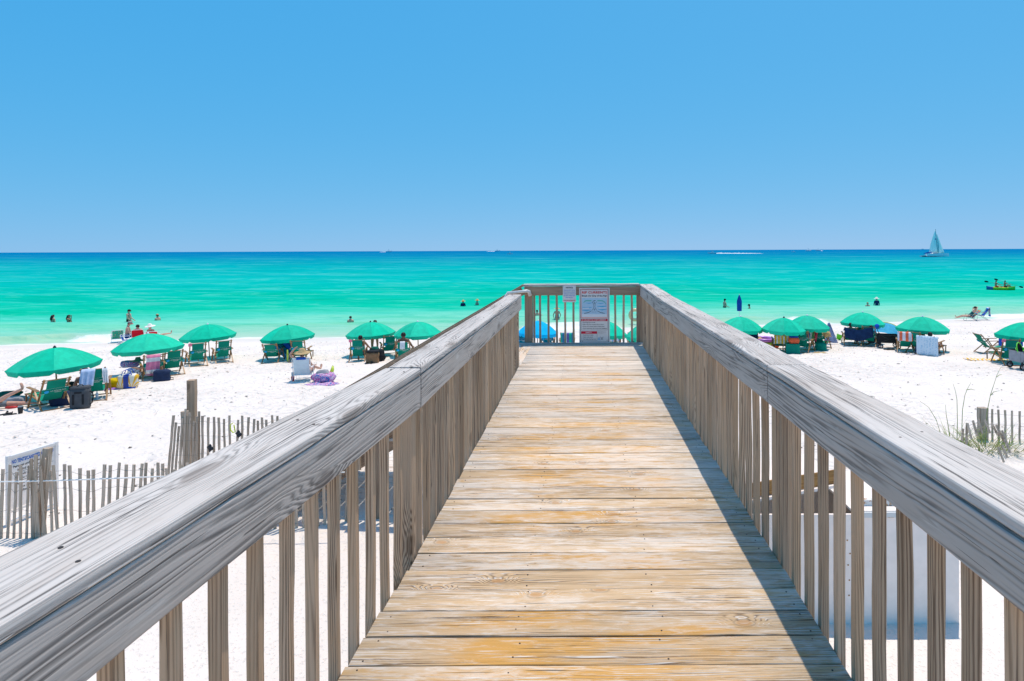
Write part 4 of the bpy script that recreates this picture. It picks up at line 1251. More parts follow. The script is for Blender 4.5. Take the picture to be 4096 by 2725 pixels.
def drape(root, x0, x1, front, back, mat, label, name='towel', lift=.012, wob=.018, nx=10, shift=0.0, cat='towel', fringe=None, flare=0.0):
    """towel hung over a chair's top bar: 'front' metres down the inside of the back, 'back' metres hanging free behind"""
    lean = root['lean']
    s, c = math.sin(math.radians(lean)), math.cos(math.radians(lean))
    H = Vector((0, .02, .24)); d = Vector((0, -s, c)); nr = Vector((0, -c, -s))
    T = H + d * .745
    pts = []
    n1 = 4
    for i in range(n1 + 1):
        pts.append(T - d * front * (1 - i / n1) - nr * .03)
    pts.append(T + d * .022)
    n2 = 9
    for i in range(1, n2 + 1):
        t = i / n2
        p = T + nr * (.035 + .0 * t) + Vector((0, -.01 - .03 * t, -back * t))
        q = T - d * (back * t) + nr * .075            # keep outside the back and the printed band
        if p.y > q.y and q.z > .2: p.y = min(p.y, T.y - math.tan(math.radians(lean)) * 0 - .045)
        pts.append(p)
    rr = random.Random(hash(label) % 9999)
    ph = rr.uniform(0, 6)
    def mod(p, a, t):
        k_ = max(0, a - .3)
        return p + Vector((flare * k_ * (t - .5) + shift * k_, wob * k_ * 1.6 * math.sin(t * 17 + ph) - .006 * math.sin(a * 9), .012 * k_ * math.sin(t * 8 + ph)))
    rows = sheet([(p.y, p.z) for p in pts], x0, x1, nx * 2, mod=mod)
    mb = thick(rows, (0, -1, .25), .005)
    o = on_chair(root, name, mb, mat, label, cat)
    if fringe:
        f = MB(); last = rows[-1]
        for q in last[::1]:
            f = MB().tube([Vector(q), Vector(q) + Vector((0, -.005, -.07))], .006, 4)
            put('fringe', f, fringe, o)
    return o

W1 = (.80, .80, .80, 1)
M['t_pink'] = cloth('pink_white_towel', (1, 1, 1), stripes=[(.72, .22, .34, 1), (.72, .22, .34, 1), (.76, .72, .70, 1)], axis=2, freq=2.4)
M['t_bluewhite'] = cloth('pale_blue_towel', (.52, .62, .80), var=.12)
M['t_white'] = cloth('white_towel', (.72, .72, .72), var=.08)
M['t_navy'] = cloth('navy_towel', (.012, .035, .10), var=.2)
M['t_yellow'] = cloth('yellow_striped_towel', (1, 1, 1), stripes=[(.86, .48, .02, 1), (.80, .70, .66, 1)], axis=0, freq=7)
M['t_orange'] = cloth('orange_striped_towel', (1, 1, 1), stripes=[(.80, .16, .08, 1), (.80, .76, .78, 1)], axis=0, freq=4.2)
M['t_shark'] = NT('pale_blue_print_towel'); k = M['t_shark']; co = k.objco()
vv = k.n('ShaderNodeTexVoronoi', {'Vector': k.vec(k.m_('MULTIPLY', co[0], 9), k.m_('MULTIPLY', co[1], 4), k.m_('MULTIPLY', co[2], 20)), 'Scale': 1.0, 'Randomness': .35}).outputs['Distance']
k.set(k.b.inputs['Base Color'], k.mix(k.mapr(vv, .26, .34), (.28, .50, .66, 1), (.62, .72, .80, 1))); k.b.inputs['Roughness'].default_value = .9
M['t_shark'] = k.m
M['t_melon'] = cloth('red_green_towel', (1, 1, 1), stripes=[(.62, .06, .10, 1), (.70, .70, .66, 1), (.10, .30, .10, 1), (.62, .06, .10, 1)], axis=0, freq=2.2)
M['t_multi'] = cloth('purple_green_towel', (1, 1, 1), stripes=[(.16, .12, .34, 1), (.02, .42, .30, 1), (.05, .20, .34, 1), (.55, .68, .64, 1)], axis=0, freq=2.3)
M['t_rose'] = cloth('pink_blue_striped_towel', (1, 1, 1), stripes=[(.72, .40, .44, 1), (.72, .40, .44, 1), (.74, .74, .80, 1), (.30, .45, .70, 1)], axis=0, freq=3.3)
M['t_lilac'] = cloth('lilac_blue_cloth', (.30, .36, .56), var=.2)
M['pink_tag'] = cloth('pink_tag', (.80, .22, .34), var=.05)

c1a = wood_chair(206, 1632, 58, 36, 'green reclined wooden chair with footrest, nearest at the far left', True)
c1b = wood_chair(377, 1598, 34, 20, 'green upright wooden chair behind the grey backpack cooler')
c2a = wood_chair(612, 1519, 40, 24, 'green wooden chair with the pink and white towel over its back')
c2b = wood_chair(690, 1497, 46, 24, 'green wooden chair just right of the one with the pink towel')
c3a = wood_chair(788, 1462, 42, 20, 'green wooden chair with footrest and a pink tag, left of an empty pair', True)
c3b = wood_chair(892, 1448, 40, 20, 'green wooden chair with footrest, right one of an empty pair on open sand', True)
c4a = wood_chair(1090, 1448, 12, 38, 'green low reclined wooden chair left of the blue float')
c4b = wood_chair(1198, 1446, 8, 22, 'green wooden chair with footrest right of the blue float', True)
c5a = wood_chair(1432, 1446, 13, 16, 'green upright wooden chair with a pink tag, beside the brown cooler bag')
c5b = wood_chair(1558, 1424, 26, 22, 'green empty wooden chair between the brown cooler and the woman with the white towel')
c6a = wood_chair(1614, 1450, 10, 26, 'green wooden chair of the woman by the left railing, white towel on it')
cBa = wood_chair(2092, 1408, 2, 22, 'turquoise wooden chair left of the end post, under the blue umbrella', mat=M['chair_teal'])
cBb = wood_chair(2190, 1403, 2, 22, 'turquoise wooden chair seen between end balusters, right of the umbrella pole', mat=M['chair_teal'])
cC = wood_chair(2268, 1408, 0, 24, 'wooden chair under the purple and green towel, left of the warning sign')
cCb = wood_chair(2454, 1400, -3, 24, 'wooden chair with a pink and blue striped towel, right of the warning sign')
cD = wood_chair(2541, 1413, -6, 18, 'green wooden chair with a pink tag behind the last end balusters')
c7 = wood_chair(3002, 1395, -8, 30, 'wooden chair with the dark blue towel behind the right railing')
c8a = wood_chair(3122, 1405, -14, 44, 'green low reclined wooden chair with the yellow and white towel')
c8b = wood_chair(3213, 1408, -38, 18, 'green upright wooden chair beside the green folding table')
c9b = wood_chair(3278, 1397, -42, 22, 'green wooden chair with the red and green towel')
c10a = wood_chair(3402, 1380, -18, 30, 'green wooden chair at the left end of the long navy towel')
c10b = wood_chair(3478, 1384, -34, 20, 'green wooden chair at the right end of the long navy towel')
c11a = wood_chair(3622, 1408, -28, 26, 'green wooden chair with the orange and white striped towel')
c11b = wood_chair(3724, 1418, -48, 40, 'green wooden chair with footrest under the pale blue printed towel', True)
c12a = wood_chair(3953, 1412, -92, 40, 'empty green wooden chair seen from the side on the right', False)
c12b = wood_chair(4035, 1458, -10, 18, 'green wooden chair with footrest and a pink tag, behind the grey wagon', True)

drape(c2a, -.20, .20, .10, .62, M['t_pink'], 'pink and white fringed towel over a chair back', wob=.03, fringe=M['t_pink'], shift=-.06)
drape(c1b, -.27, .06, .10, .46, M['t_bluewhite'], 'pale blue towel over the upright chair behind the cooler', wob=.025, shift=-.08)
drape(c1b, .20, .33, .08, .42, M['t_white'], 'white cloth hanging at the corner of the chair behind the cooler', wob=.03, shift=.05)
drape(c6a, -.10, .10, .06, .28, M['t_white'], 'white towel over the chair of the woman by the left railing', wob=.02)
drape(cC, -.28, .30, .12, .50, M['t_multi'], 'purple and green towel over a chair left of the warning sign', wob=.03)
drape(cCb, -.26, .28, .12, .46, M['t_rose'], 'pink and blue striped towel over a chair right of the warning sign', wob=.02)
drape(c7, -.29, .29, .10, .40, M['t_navy'], 'dark blue towel over the chair behind the right railing', wob=.02)
drape(c8a, -.30, .34, .14, .34, M['t_yellow'], 'yellow and white striped towel over the low chair', wob=.025, flare=.1)
drape(c9b, -.29, .05, .10, .52, M['t_melon'], 'red, white and green towel over a chair beside the straw hat', wob=.02, shift=-.1)
drape(c11a, -.31, .28, .10, .36, M['t_orange'], 'orange and white striped towel over the chair beside the seated man', wob=.012)
drape(c11b, -.42, .42, .10, .76, M['t_shark'], 'pale blue printed towel over the chair with footrest', wob=.02, shift=.04, nx=12)
# the long navy towel spans two chair backs
a_, b_ = c10a.location, c10b.location
pa = a_ + Matrix.Rotation(c10a.rotation_euler.z, 3, 'Z') @ Vector((-.33, -.42, .90))
pb = b_ + Matrix.Rotation(c10b.rotation_euler.z, 3, 'Z') @ Vector((.16, -.28, .955))
rows = []
for i in range(15):
    h = i / 14
    row = []
    for j in range(31):
        t = j / 30
        p = pa.lerp(pb, t)
        sagz = -.13 * math.sin(math.pi * t) ** 1.2
        drop = .60 * max(0, h - .12) * (1.0 - .18 * abs(t - .5))
        row.append(Vector((p.x + .02 * math.sin(t * 22), p.y + (.10 if h < .06 else -.02) - .045 * h * (1 + math.sin(t * 19 + 1)), p.z + sagz - drop - (.16 if h == 0 else 0))))
    rows.append(row)
tag(put('towel', thick(rows, (0, -1, 0), .006), M['t_navy'], None, True), 'long navy towel stretched across two chair backs', 'towel')
M['red_print'] = plain('red_print', (.45, .02, .06), .8, .1)
# pink tags on chair tops
for (c_, l_) in ((c3a, 'open pair of chairs'), (c5a, 'chair beside the brown cooler'), (cD, 'chair behind the end balusters'), (c12b, 'chair behind the grey wagon')):
    lean = math.radians(c_['lean'])
    T = Vector((-.275, .02 - math.sin(lean) * .71 - .035, .24 + math.cos(lean) * .71))
    on_chair(c_, 'tag', MB().box(T, (.13, .012, .12), Matrix.Rotation(lean, 3, 'X')), M['pink_tag'], 'pink tag tied to the top left corner of the ' + l_, 'tag', False)

# ================================================================== FOLDING BEACH CHAIRS WITH METAL FRAMES
M['white_tube'] = plain('white_metal_tube', (.76, .78, .80), .35, .5, .0, var=.04)
M['grey_tube'] = plain('grey_metal_tube', (.30, .30, .31), .35, .5, .6, var=.05)
M['pale_sling'] = cloth('pale_grey_blue_sling', (.56, .68, .73), var=.05)
M['blue_sling'] = cloth('blue_sling', (.01, .08, .40), var=.08)
M['red_sling'] = cloth('red_sling', (.62, .012, .03), var=.06)
M['rainbow'] = cloth('rainbow_sling', (1, 1, 1), stripes=[(.05, .30, .50, 1), (.70, .16, .06, 1), (.75, .42, .10, 1), (.20, .10, .36, 1), (.10, .45, .60, 1), (.72, .22, .12, 1)], axis=2, freq=3.2)
M['floral'] = NT('green_floral_sling'); k = M['floral']; co = k.n('ShaderNodeTexCoord').outputs['Object']
vv = k.n('ShaderNodeTexVoronoi', {'Vector': co, 'Scale': 11.0})
k.set(k.b.inputs['Base Color'], k.mix(k.mapr(vv.outputs['Distance'], .24, .3), k.mix(.6, vv.outputs['Color'], (.55, .22, .16, 1)), (.03, .40, .25, 1))); k.b.inputs['Roughness'].default_value = .85
M['floral'] = k.m
def tube_chair(u, v, yaw, lean, mat, frame_mat, label, seat_h=.22, w=.27, L=.64, pad=None, arms=None):
    p = gp(u, v)
    root = empty('folding_chair', p, math.radians(yaw), label, 'folding chair', 'folding chairs with metal frames')
    s, c = math.sin(math.radians(lean)), math.cos(math.radians(lean))
    H = Vector((0, -.02, seat_h)); d = Vector((0, -s, c)); nr = Vector((0, -c, -s))
    X = Vector((w, 0, 0))
    rr = .05
    ring = [H - X, H - X + d * (L - rr), H - X * ((w - rr * .4) / w) + d * (L - rr * .3), H - X * ((w - rr) / w) + d * L, H + X * ((w - rr) / w) + d * L, H + X * ((w - rr * .4) / w) + d * (L - rr * .3), H + X + d * (L - rr), H + X, H - X]
    put('back_frame', MB().tube(ring, .013, 8), frame_mat, root, True)
    prof = [H + d * (L - .03) * (1 - i / 6) + nr * .02 * math.sin(math.pi * i / 6) for i in range(7)]
    put('back_sling', thick(sheet([(p_.y, p_.z) for p_ in prof], -w + .03, w - .03), nr, .006), mat, root)
    seat = [H - X + Vector((0, -.02, -.02)), H - X + Vector((0, .48, .04)), H + X + Vector((0, .48, .04)), H + X + Vector((0, -.02, -.02)), H - X + Vector((0, -.02, -.02))]
    put('seat_frame', MB().tube(seat, .012, 8), frame_mat, root, True)
    put('seat_sling', thick(sheet([(H.y + .46 * t, H.z - .015 + .045 * t - .03 * math.sin(math.pi * t)) for t in [i / 5 for i in range(6)]], -w + .02, w - .02), (0, 0, 1), .006), mat, root)
    put('leg', MB().tube([H - X + Vector((0, .40, .03)), Vector((-w, .46, .02)), Vector((w, .46, .02)), H + X + Vector((0, .40, .03))], .012, 6), frame_mat, root, True)
    put('leg', MB().tube([H - X + Vector((0, .16, .02)), Vector((-w - .02, -.30, .015)), Vector((w + .02, -.30, .015)), H + X + Vector((0, .16, .02))], .012, 6), frame_mat, root, True)
    for sx in (-1, 1):
        B = H + d * .27 + X * sx
        put('armrest', MB().beam(B + Vector((sx * .03, -.03, 0)), Vector((sx * (w + .03), .34, B.z + .01)), .05, .022), arms or frame_mat, root)
        put('arm_post', MB().tube([Vector((sx * (w + .03), .30, B.z)), Vector((sx * w, .34, H.z + .02))], .011, 6), frame_mat, root, True)
    if pad:
        put('headrest', MB().box(H + d * (L - .02), (w * 1.05, .05, .07), Matrix.Rotation(math.radians(lean), 3, 'X')), pad, root)
    root['lean'] = lean
    return root
fw = tube_chair(1210, 1525, 15, 22, M['pale_sling'], M['white_tube'], 'white framed folding chair on open sand in front of the left umbrellas', .24, .28, .64, M['blue_sling'])
fg = tube_chair(470, 1371, 40, 32, M['floral'], M['white_tube'], 'green flowered folding chair at the water edge on the left', .24, .28, .62)
fr1 = tube_chair(552, 1372, 30, 30, M['red_sling'], M['white_tube'], 'red folding chair of the dark haired bather at the water edge', .26, .29, .62)
fr2 = tube_chair(610, 1371, 30, 44, M['red_sling'], M['white_tube'], 'red folding chair under the wide white sun hat', .26, .29, .60)
fb = tube_chair(3240, 1385, -10, 14, M['blue_sling'], M['grey_tube'], 'blue folding chair with a red oval emblem on its back', .34, .24, .80)
frb = tube_chair(3887, 1283, 74, 44, M['rainbow'], M['grey_tube'], 'rainbow striped folding chair at the water edge on the right', .26, .28, .74)
fbl = tube_chair(3930, 1280, 74, 34, M['blue_sling'], M['grey_tube'], 'blue folding chair with a towel beside the rainbow one', .34, .28, .74)
lean = math.radians(14); dd = Vector((0, -math.sin(lean), math.cos(lean))); nn = Vector((0, -math.cos(lean), -math.sin(lean)))
em = put('emblem', MB().lathe([(0, .004), (.13, .004), (.135, 0)], 20), M['red_print'], fb)
em.matrix_local = Matrix.Translation(Vector((0, -.02, .34)) + dd * .45 + nn * .035) @ Matrix((Vector((1, 0, 0)), dd, nn)).transposed().to_4x4() @ Matrix.Diagonal((1, .72, 1, 1))
mk = MB(); mk.quad_grid([[(-.085, -.02, 0), (-.085, .03, 0)], [(-.04, -.03, 0), (-.045, .02, 0)], [(0, -.015, 0), (0, .028, 0)], [(.045, -.03, 0), (.04, .02, 0)], [(.085, -.02, 0), (.085, .03, 0)]])
o = put('emblem_mark', mk, M['band_white'], em); o.location = (0, 0, .006)
tlw = drape(fbl, -.24, .26, .15, .62, cloth('white_blue_towel', (1, 1, 1), stripes=[(.72, .74, .80, 1), (.05, .25, .62, 1), (.74, .76, .80, 1)], axis=2, freq=2.0), 'white and blue towel over the blue chair at the water edge', wob=.03)
tlw.location = fbl.location + Vector((0, 0, .06))
# ================================================================== PEOPLE
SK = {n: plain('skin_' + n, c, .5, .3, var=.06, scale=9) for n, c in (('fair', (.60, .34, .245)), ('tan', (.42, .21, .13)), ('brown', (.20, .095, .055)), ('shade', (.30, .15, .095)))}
HAIR = {n: plain(n + '_hair', c, .55, .3, var=.3, scale=40) for n, c in (('dark', (.018, .013, .011)), ('brown', (.09, .05, .03)), ('sandy', (.36, .25, .14)), ('grey', (.30, .28, .26)))}
CL = {n: cloth(n, c, var=.12) for n, c in (('black_swimwear', (.012, .012, .015)), ('navy_shirt', (.006, .03, .11)), ('maroon_shirt', (.14, .012, .04)), ('blue_shorts', (.02, .09, .30)), ('grey_shorts', (.16, .19, .22)), ('patterned_swimwear', (.22, .14, .24)), ('teal_top', (.0, .12, .24)), ('red_shorts', (.55, .03, .03)), ('pink_top', (.60, .10, .22)), ('green_top', (.02, .12, .12)), ('dark_shorts', (.03, .025, .03)))}
HATM = {n: plain(n + '_hat', c, .85, .1, var=.12) for n, c in (('straw', (.55, .36, .15)), ('white', (.78, .75, .68)), ('black', (.015, .015, .018)), ('red', (.55, .02, .07)), ('grey', (.28, .27, .26)), ('tan', (.46, .33, .17)))}
V = Vector

def skin_mesh(verts, edges, radii):
    me = bpy.data.meshes.new('body')
    me.from_pydata([tuple(v) for v in verts], edges, [])
    o = bpy.data.objects.new('tmp', me); COL.objects.link(o)
    sk = o.modifiers.new('s', 'SKIN'); sk.use_smooth_shade = True
    for i, r in enumerate(radii):
        me.skin_vertices[0].data[i].radius = r if isinstance(r, tuple) else (r, r)
    me.skin_vertices[0].data[0].use_root = True
    ss = o.modifiers.new('d', 'SUBSURF'); ss.levels = 1
    bpy.context.view_layer.update()
    out = bpy.data.meshes.new_from_object(o.evaluated_get(bpy.context.evaluated_depsgraph_get()))
    bpy.data.objects.remove(o); bpy.data.meshes.remove(me)
    return out

def person(loc, yaw, label, pelvis, torso, head, arms, legs, skin, hair=None, clothes=(), hat=None, long_hair=False, sc=1.0, fat=1.0, group=None):
    """one figure; directions are local (x right, y forward, z up)"""
    n = lambda v: V(v).normalized()
    P = V(pelvis); t = n(torso); hd = n(head)
    verts, edges, rad, seg = [], [], [], []
    def add(p, r, par=None, lab=None):
        verts.append(V(p)); rad.append(r); i = len(verts) - 1
        if par is not None: edges.append((par, i)); seg.append((par, i, lab))
        return i
    fw = V((0, 1, 0)) - t * t.y
    fw = fw.normalized() if fw.length > .2 else V((0, 0, 1))
    if abs(t.y) > .8: fw = V((0, 0, 1))
    a = add(P, (.135, .115))
    b = add(P + t * .20 + fw * .02 * (fat - 1) * 6, (.125 * fat, .105 * fat), a, 'torso')
    c = add(P + t * .42, (.15, .115), b, 'torso')
    nk = add(P + t * .535, .056, c, 'neck')
    h1 = add(verts[nk] + hd * .085 + fw * .010, .074, nk, 'head')
    h2 = add(verts[h1] + hd * .075 + fw * .012, .090, h1, 'head')
    h3 = add(verts[h2] + hd * .075, .062, h2, 'head')
    hands, sh = [], []
    for i, sx in enumerate((-1, 1)):
        ud, fd = n(arms[i][0]), n(arms[i][1])
        s_ = add(P + t * .47 + V((sx * .175, 0, 0)), .058, c, 'shoulder')
        e_ = add(verts[s_] + ud * .29, .040, s_, 'uarm')
        w_ = add(verts[e_] + fd * .25, .028, e_, 'farm')
        k_ = add(verts[w_] + fd * .085, (.040, .018), w_, 'hand')
        hands.append((verts[k_].copy(), fd, sx))
    for i, sx in enumerate((-1, 1)):
        td, sd = n(legs[i][0]), n(legs[i][1])
        h_ = add(P + V((sx * .095, 0, 0)) - t * .03, .090, a, 'hip')
        k_ = add(verts[h_] + td * .42, .057, h_, 'thigh')
        f_ = add(verts[k_] + sd * .41, .037, k_, 'shin')
        toe = sd.cross(V((-1, 0, 0))); toe = toe if toe.length > .1 else V((0, 0, 1))
        if toe.z > .95 or sd.z < -.6: toe = V((0, 1, -.15))
        q_ = add(verts[f_] + n(toe) * .10 + sd * .035, (.042, .026), f_, 'foot')
        add(verts[q_] + n(toe) * .08, (.036, .018), q_, 'foot')
    me = skin_mesh(verts, edges, rad)
    bm = bmesh.new(); bm.from_mesh(me)
    labels = []
    for f in bm.faces:
        p = f.calc_center_median(); best = (9, None, 0)
        for (i, j, lab) in seg:
            A, B = verts[i], verts[j]; d = B - A
            q = max(0, min(1, (p - A).dot(d) / max(d.length_squared, 1e-9)))
            dist = (A + d * q - p).length
            if dist < best[0]: best = (dist, lab, q)
        labels.append((best[1], best[2], p.copy(), f.normal.copy()))
    polys = [[v.co.copy() for v in f.verts] for f in bm.faces]
    nrm = [[v.normal.copy() for v in f.verts] for f in bm.faces]
    bm.free()
    # fingers, nose and ears belong to the body mesh
    X = MB()
    for (p, fd, sx) in hands:
        side = fd.cross(V((0, 0, 1))); side = side.normalized() if side.length > .1 else V((1, 0, 0))
        dn = side.cross(fd).normalized()
        for q, (o_, L) in enumerate(((-.027, .060), (-.009, .072), (.009, .068), (.026, .052))):
            p0 = p + side * o_ - fd * .01
            X.tube([p0, p0 + fd * L * .55 - dn * .004, p0 + fd * L - dn * .022], [.009, .008, .006], 5)
        p0 = p - fd * .055 + side * .03 * sx
        X.tube([p0, p0 + side * .03 * sx + fd * .03, p0 + side * .036 * sx + fd * .062], [.011, .010, .007], 5)
    hc = verts[h2]; up = hd; rt = V((1, 0, 0)); fwd = (up.cross(rt) * -1).normalized()
    if fwd.dot(fw) < 0: fwd = -fwd
    X.blob(hc + fwd * .100 - up * .035, .013, .02, .022, 6, 5)
    for sx in (-1, 1):
        X.blob(hc + rt * sx * .092 - up * .03, .012, .02, .03, 6, 5)
    xm = X.mesh('x', True, weld=False)
    bm = bmesh.new(); bm.from_mesh(me); bm.from_mesh(xm); bm.to_mesh(me); bm.free()
    bpy.data.meshes.remove(xm)
    me.polygons.foreach_set('use_smooth', [True] * len(me.polygons))
    root = empty('person', loc, math.radians(yaw), label, 'person', group)
    root.scale = (sc,) * 3
    me.materials.clear()
    link('body', me, SK[skin], root)
    def wear(name, pred, off, mat):
        mb = MB()
        for (lab, q, p, no), pl, ns in zip(labels, polys, nrm):
            if pred(lab, q, p, no): mb.poly([v + n_ * off for v, n_ in zip(pl, ns)])
        if mb.f: put(name, mb, mat, root, True)
    # eyes
    for sx in (-1, 1):
        put('eye', MB().blob(hc + fwd * .083 + rt * sx * .034 - up * .012, .011, .008, .008, 6, 5), HATM['black'], root, True)
    if hair:
        wear('hair', lambda lab, q, p, no: lab in ('head', 'neck') and ((p - hc).dot(up) > .030 or ((p - hc).dot(fwd) < -.01 and (p - hc).dot(up) > -.085)) and not ((p - hc).dot(fwd) > .065 and (p - hc).dot(up) < .045), .014, HAIR[hair])
        if long_hair:
            put('hair', MB().tube([hc + up * .03 - fwd * .07, hc - up * .10 - fwd * .10, verts[c] + fw * -.13 + t * .02, verts[c] - t * .10 - fw * .125], [.07, .085, .075, .03], 9), HAIR[hair], root, True)
    T = {'trunks': lambda lab, q, p, no: lab == 'hip' or (lab == 'thigh' and q < .62) or (lab == 'torso' and (p - P).dot(t) < .08),
         'briefs': lambda lab, q, p, no: lab == 'hip' or (lab == 'thigh' and q < .10) or (lab == 'torso' and (p - P).dot(t) < .04),
         'suit': lambda lab, q, p, no: lab in ('hip', 'torso') and (p - P).dot(t) < .44,
         'bikini': lambda lab, q, p, no: lab in ('torso', 'shoulder') and .34 < (p - P).dot(t) < .42,
         'shirt': lambda lab, q, p, no: lab in ('torso', 'shoulder') or (lab == 'uarm' and q < .75),
         'long_shirt': lambda lab, q, p, no: lab in ('torso', 'shoulder', 'uarm') or (lab == 'farm' and q < .9)}
    for kind, mat in clothes:
        wear({'trunks': 'swim_trunks', 'briefs': 'swim_briefs', 'suit': 'swimsuit', 'bikini': 'bikini_top', 'shirt': 'shirt', 'long_shirt': 'shirt'}[kind], T[kind], .010, CL[mat])
    if hat:
        kind, mat = hat
        R = Matrix((rt, fwd, up)).transposed()
        top = hc + up * .035
        if kind == 'brim':
            o = put('hat', MB().lathe([(0, .125), (.06, .125), (.095, .10), (.108, .012), (.20, -.002), (.265, -.022), (.268, -.028), (.20, -.012), (.10, 0), (.0, .0)], 20, top, R), HATM[mat], root, True)
        else:
            put('cap', MB().lathe([(0, .085), (.05, .078), (.088, .048), (.106, 0), (.104, -.03), (.09, -.03), (.0, -.02)], 16, top, R), HATM[mat], root, True)
            vm = HATM['red'] if mat == 'grey' else HATM[mat]
            rows = [[top + R @ V((x * .085, .085 + q * .085 * (1 - .3 * x * x), -.012 - .02 * q - .015 * x * x)) for x in (-1, -.5, 0, .5, 1)] for q in (0, .5, 1)]
            put('visor', thick(rows, (0, 0, 1), .006), vm, root, True)
    return root

STAND = dict(pelvis=(0, 0, .92), torso=(0, .02, 1), head=(0, .05, 1), arms=[((-.18, .05, -1), (-.05, .25, -1)), ((.18, .05, -1), (.05, .25, -1))], legs=[((-.06, .04, -1), (0, -.03, -1)), ((.06, .0, -1), (0, -.03, -1))])
def pose(base, **k):
    d = dict(base); d.update(k); return d
def lounge(lean=35, legs_out=True, knees=0.0):
    s = math.sin(math.radians(lean)); c = math.cos(math.radians(lean))
    L = [((-.10, 1, .10 + knees), (-.02, 1 - knees, -.12 - knees)), ((.10, 1, .12 + knees), (.02, 1 - knees, -.12 - knees))] if legs_out else [((-.16, 1, .20), (0, .15, -1)), ((.16, 1, .20), (0, .25, -1))]
    return dict(pelvis=(0, .13, .36), torso=(0, -s, c), head=(0, -s * .3, 1), arms=[((-.35, .25, -1), (.1, 1, -.15)), ((.35, .25, -1), (-.1, 1, -.15))], legs=L)
SWIM = 'people standing in the sea'
def bather(u, v, depth, yaw, label, group=SWIM, **k):
    p = wp(u, v); base = k.pop('base', STAND)
    return person((p.x, p.y, -depth), yaw, label, **base, group=group, **k)

bather(211, 1287, 1.16, -20, 'person with long dark hair, leftmost in the shallow water', skin='fair', hair='dark', long_hair=True, clothes=[('bikini', 'black_swimwear')])
bather(275, 1287, 1.16, -80, 'person with long black hair lifting an arm to the face in the water', base=pose(STAND, arms=[((-.2, .1, -1), (0, .3, -1)), ((.15, .8, -.25), (0, .1, 1))]), skin='tan', hair='dark', long_hair=True, clothes=[('bikini', 'black_swimwear')])
bather(514, 1288, .86, -80, 'stout shirtless person in a black cap, waist deep in the sea', base=pose(STAND, arms=[((-.2, .15, -1), (.2, .8, -.6)), ((.2, .15, -1), (-.2, .8, -.6))]), skin='fair', hair='dark', fat=1.35, hat=('cap', 'black'), clothes=[('trunks', 'black_swimwear')], sc=1.05)
bather(631, 1283, 1.20, 75, 'person with tied up brown hair and black bikini, chest deep on the left', skin='fair', hair='brown', clothes=[('bikini', 'black_swimwear')], hat=('cap', 'tan'))
bather(1402, 1290, 1.22, 20, 'short haired person chest deep, alone above the middle left umbrella', skin='fair', hair='dark')
bather(1852, 1225, 1.16, 0, 'person in a straw hat and navy top far out, left of another straw hat', skin='tan', hair='dark', hat=('brim', 'straw'), clothes=[('shirt', 'navy_shirt')])
bather(1908, 1219, 1.20, -40, 'person in a straw hat chest deep, just left of the end railing', skin='fair', hair='brown', hat=('brim', 'straw'))
bather(2149, 1263, 1.22, 30, 'dark haired person low in the water behind the end post', skin='fair', hair='dark', base=pose(STAND, arms=[((-.5, .3, -.8), (-.2, .5, -.5)), ((.8, .4, -.6), (.9, .3, -.1))]))
bather(2228, 1278, .80, 10, 'person in a sun hat and patterned swimsuit wading behind the balusters', base=pose(STAND, arms=[((-.45, .1, -1), (.25, .3, -.7)), ((.45, .1, -1), (-.25, .3, -.7))]), skin='fair', hair='brown', hat=('brim', 'straw'), clothes=[('suit', 'patterned_swimwear')])
bather(2898, 1230, .92, -70, 'shirtless person in a black cap standing thigh deep on the right', base=pose(STAND, arms=[((-.1, .2, -1), (.1, .9, -.5)), ((.1, .2, -1), (0, .9, -.5))]), skin='fair', hair='dark', hat=('cap', 'black'), clothes=[('trunks', 'black_swimwear')])
bather(2998, 1233, 1.36, 60, 'dark head of a swimmer with a cap, right of the closed umbrella', skin='tan', hair='dark', hat=('cap', 'black'))
bather(3471, 1225, 1.32, 0, 'sandy haired swimmer up to the neck, left of the navy shirt', skin='fair', hair='sandy')
bather(3507, 1222, .98, -10, 'person in a white sun hat and navy long sleeved shirt in the sea', skin='fair', hair='grey', hat=('brim', 'white'), clothes=[('long_shirt', 'navy_shirt'), ('trunks', 'navy_shirt')])
# wader with the swim ring
pr = bather(2569, 1298, .62, 70, 'person in a maroon shirt holding a pale swim ring at the water edge', group=None, base=pose(STAND, arms=[((-.2, .2, -1), (0, .6, -.5)), ((.1, .75, -.5), (0, 1, .1))]), skin='fair', hair='dark', hat=('cap', 'black'), clothes=[('shirt', 'maroon_shirt'), ('trunks', 'dark_shorts')])
M['ring'] = plain('pale_yellow_vinyl', (.66, .52, .28), .25, .5, var=.06)
p = wp(2569, 1298); rc = at(2540, 1260, p.y - .1)
mb = MB()
rows = [[rc + V(((.36 + .115 * math.cos(b)) * math.cos(a), .115 * math.sin(b), (.36 + .115 * math.cos(b)) * math.sin(a))) for b in [2 * math.pi * j / 10 for j in range(10)]] for a in [2 * math.pi * i / 28 for i in range(28)]]
tag(put('swim_ring', mb.quad_grid(rows, True, True), M['ring'], None, True), 'pale yellow swim ring held up at the water edge', 'swim ring')

def seated(chair, label, pz=None, dx=0.0, dy=0.0, dz=0.0, yaw=0.0, **k):
    r = person(chair.location, math.degrees(chair.rotation_euler.z) + yaw, label, **(pz or lounge(max(12, chair['lean'] - 6))), **k)
    M3 = Matrix.Rotation(chair.rotation_euler.z, 3, 'Z')
    r.location = chair.location + M3 @ V((dx, dy, dz))
    return r

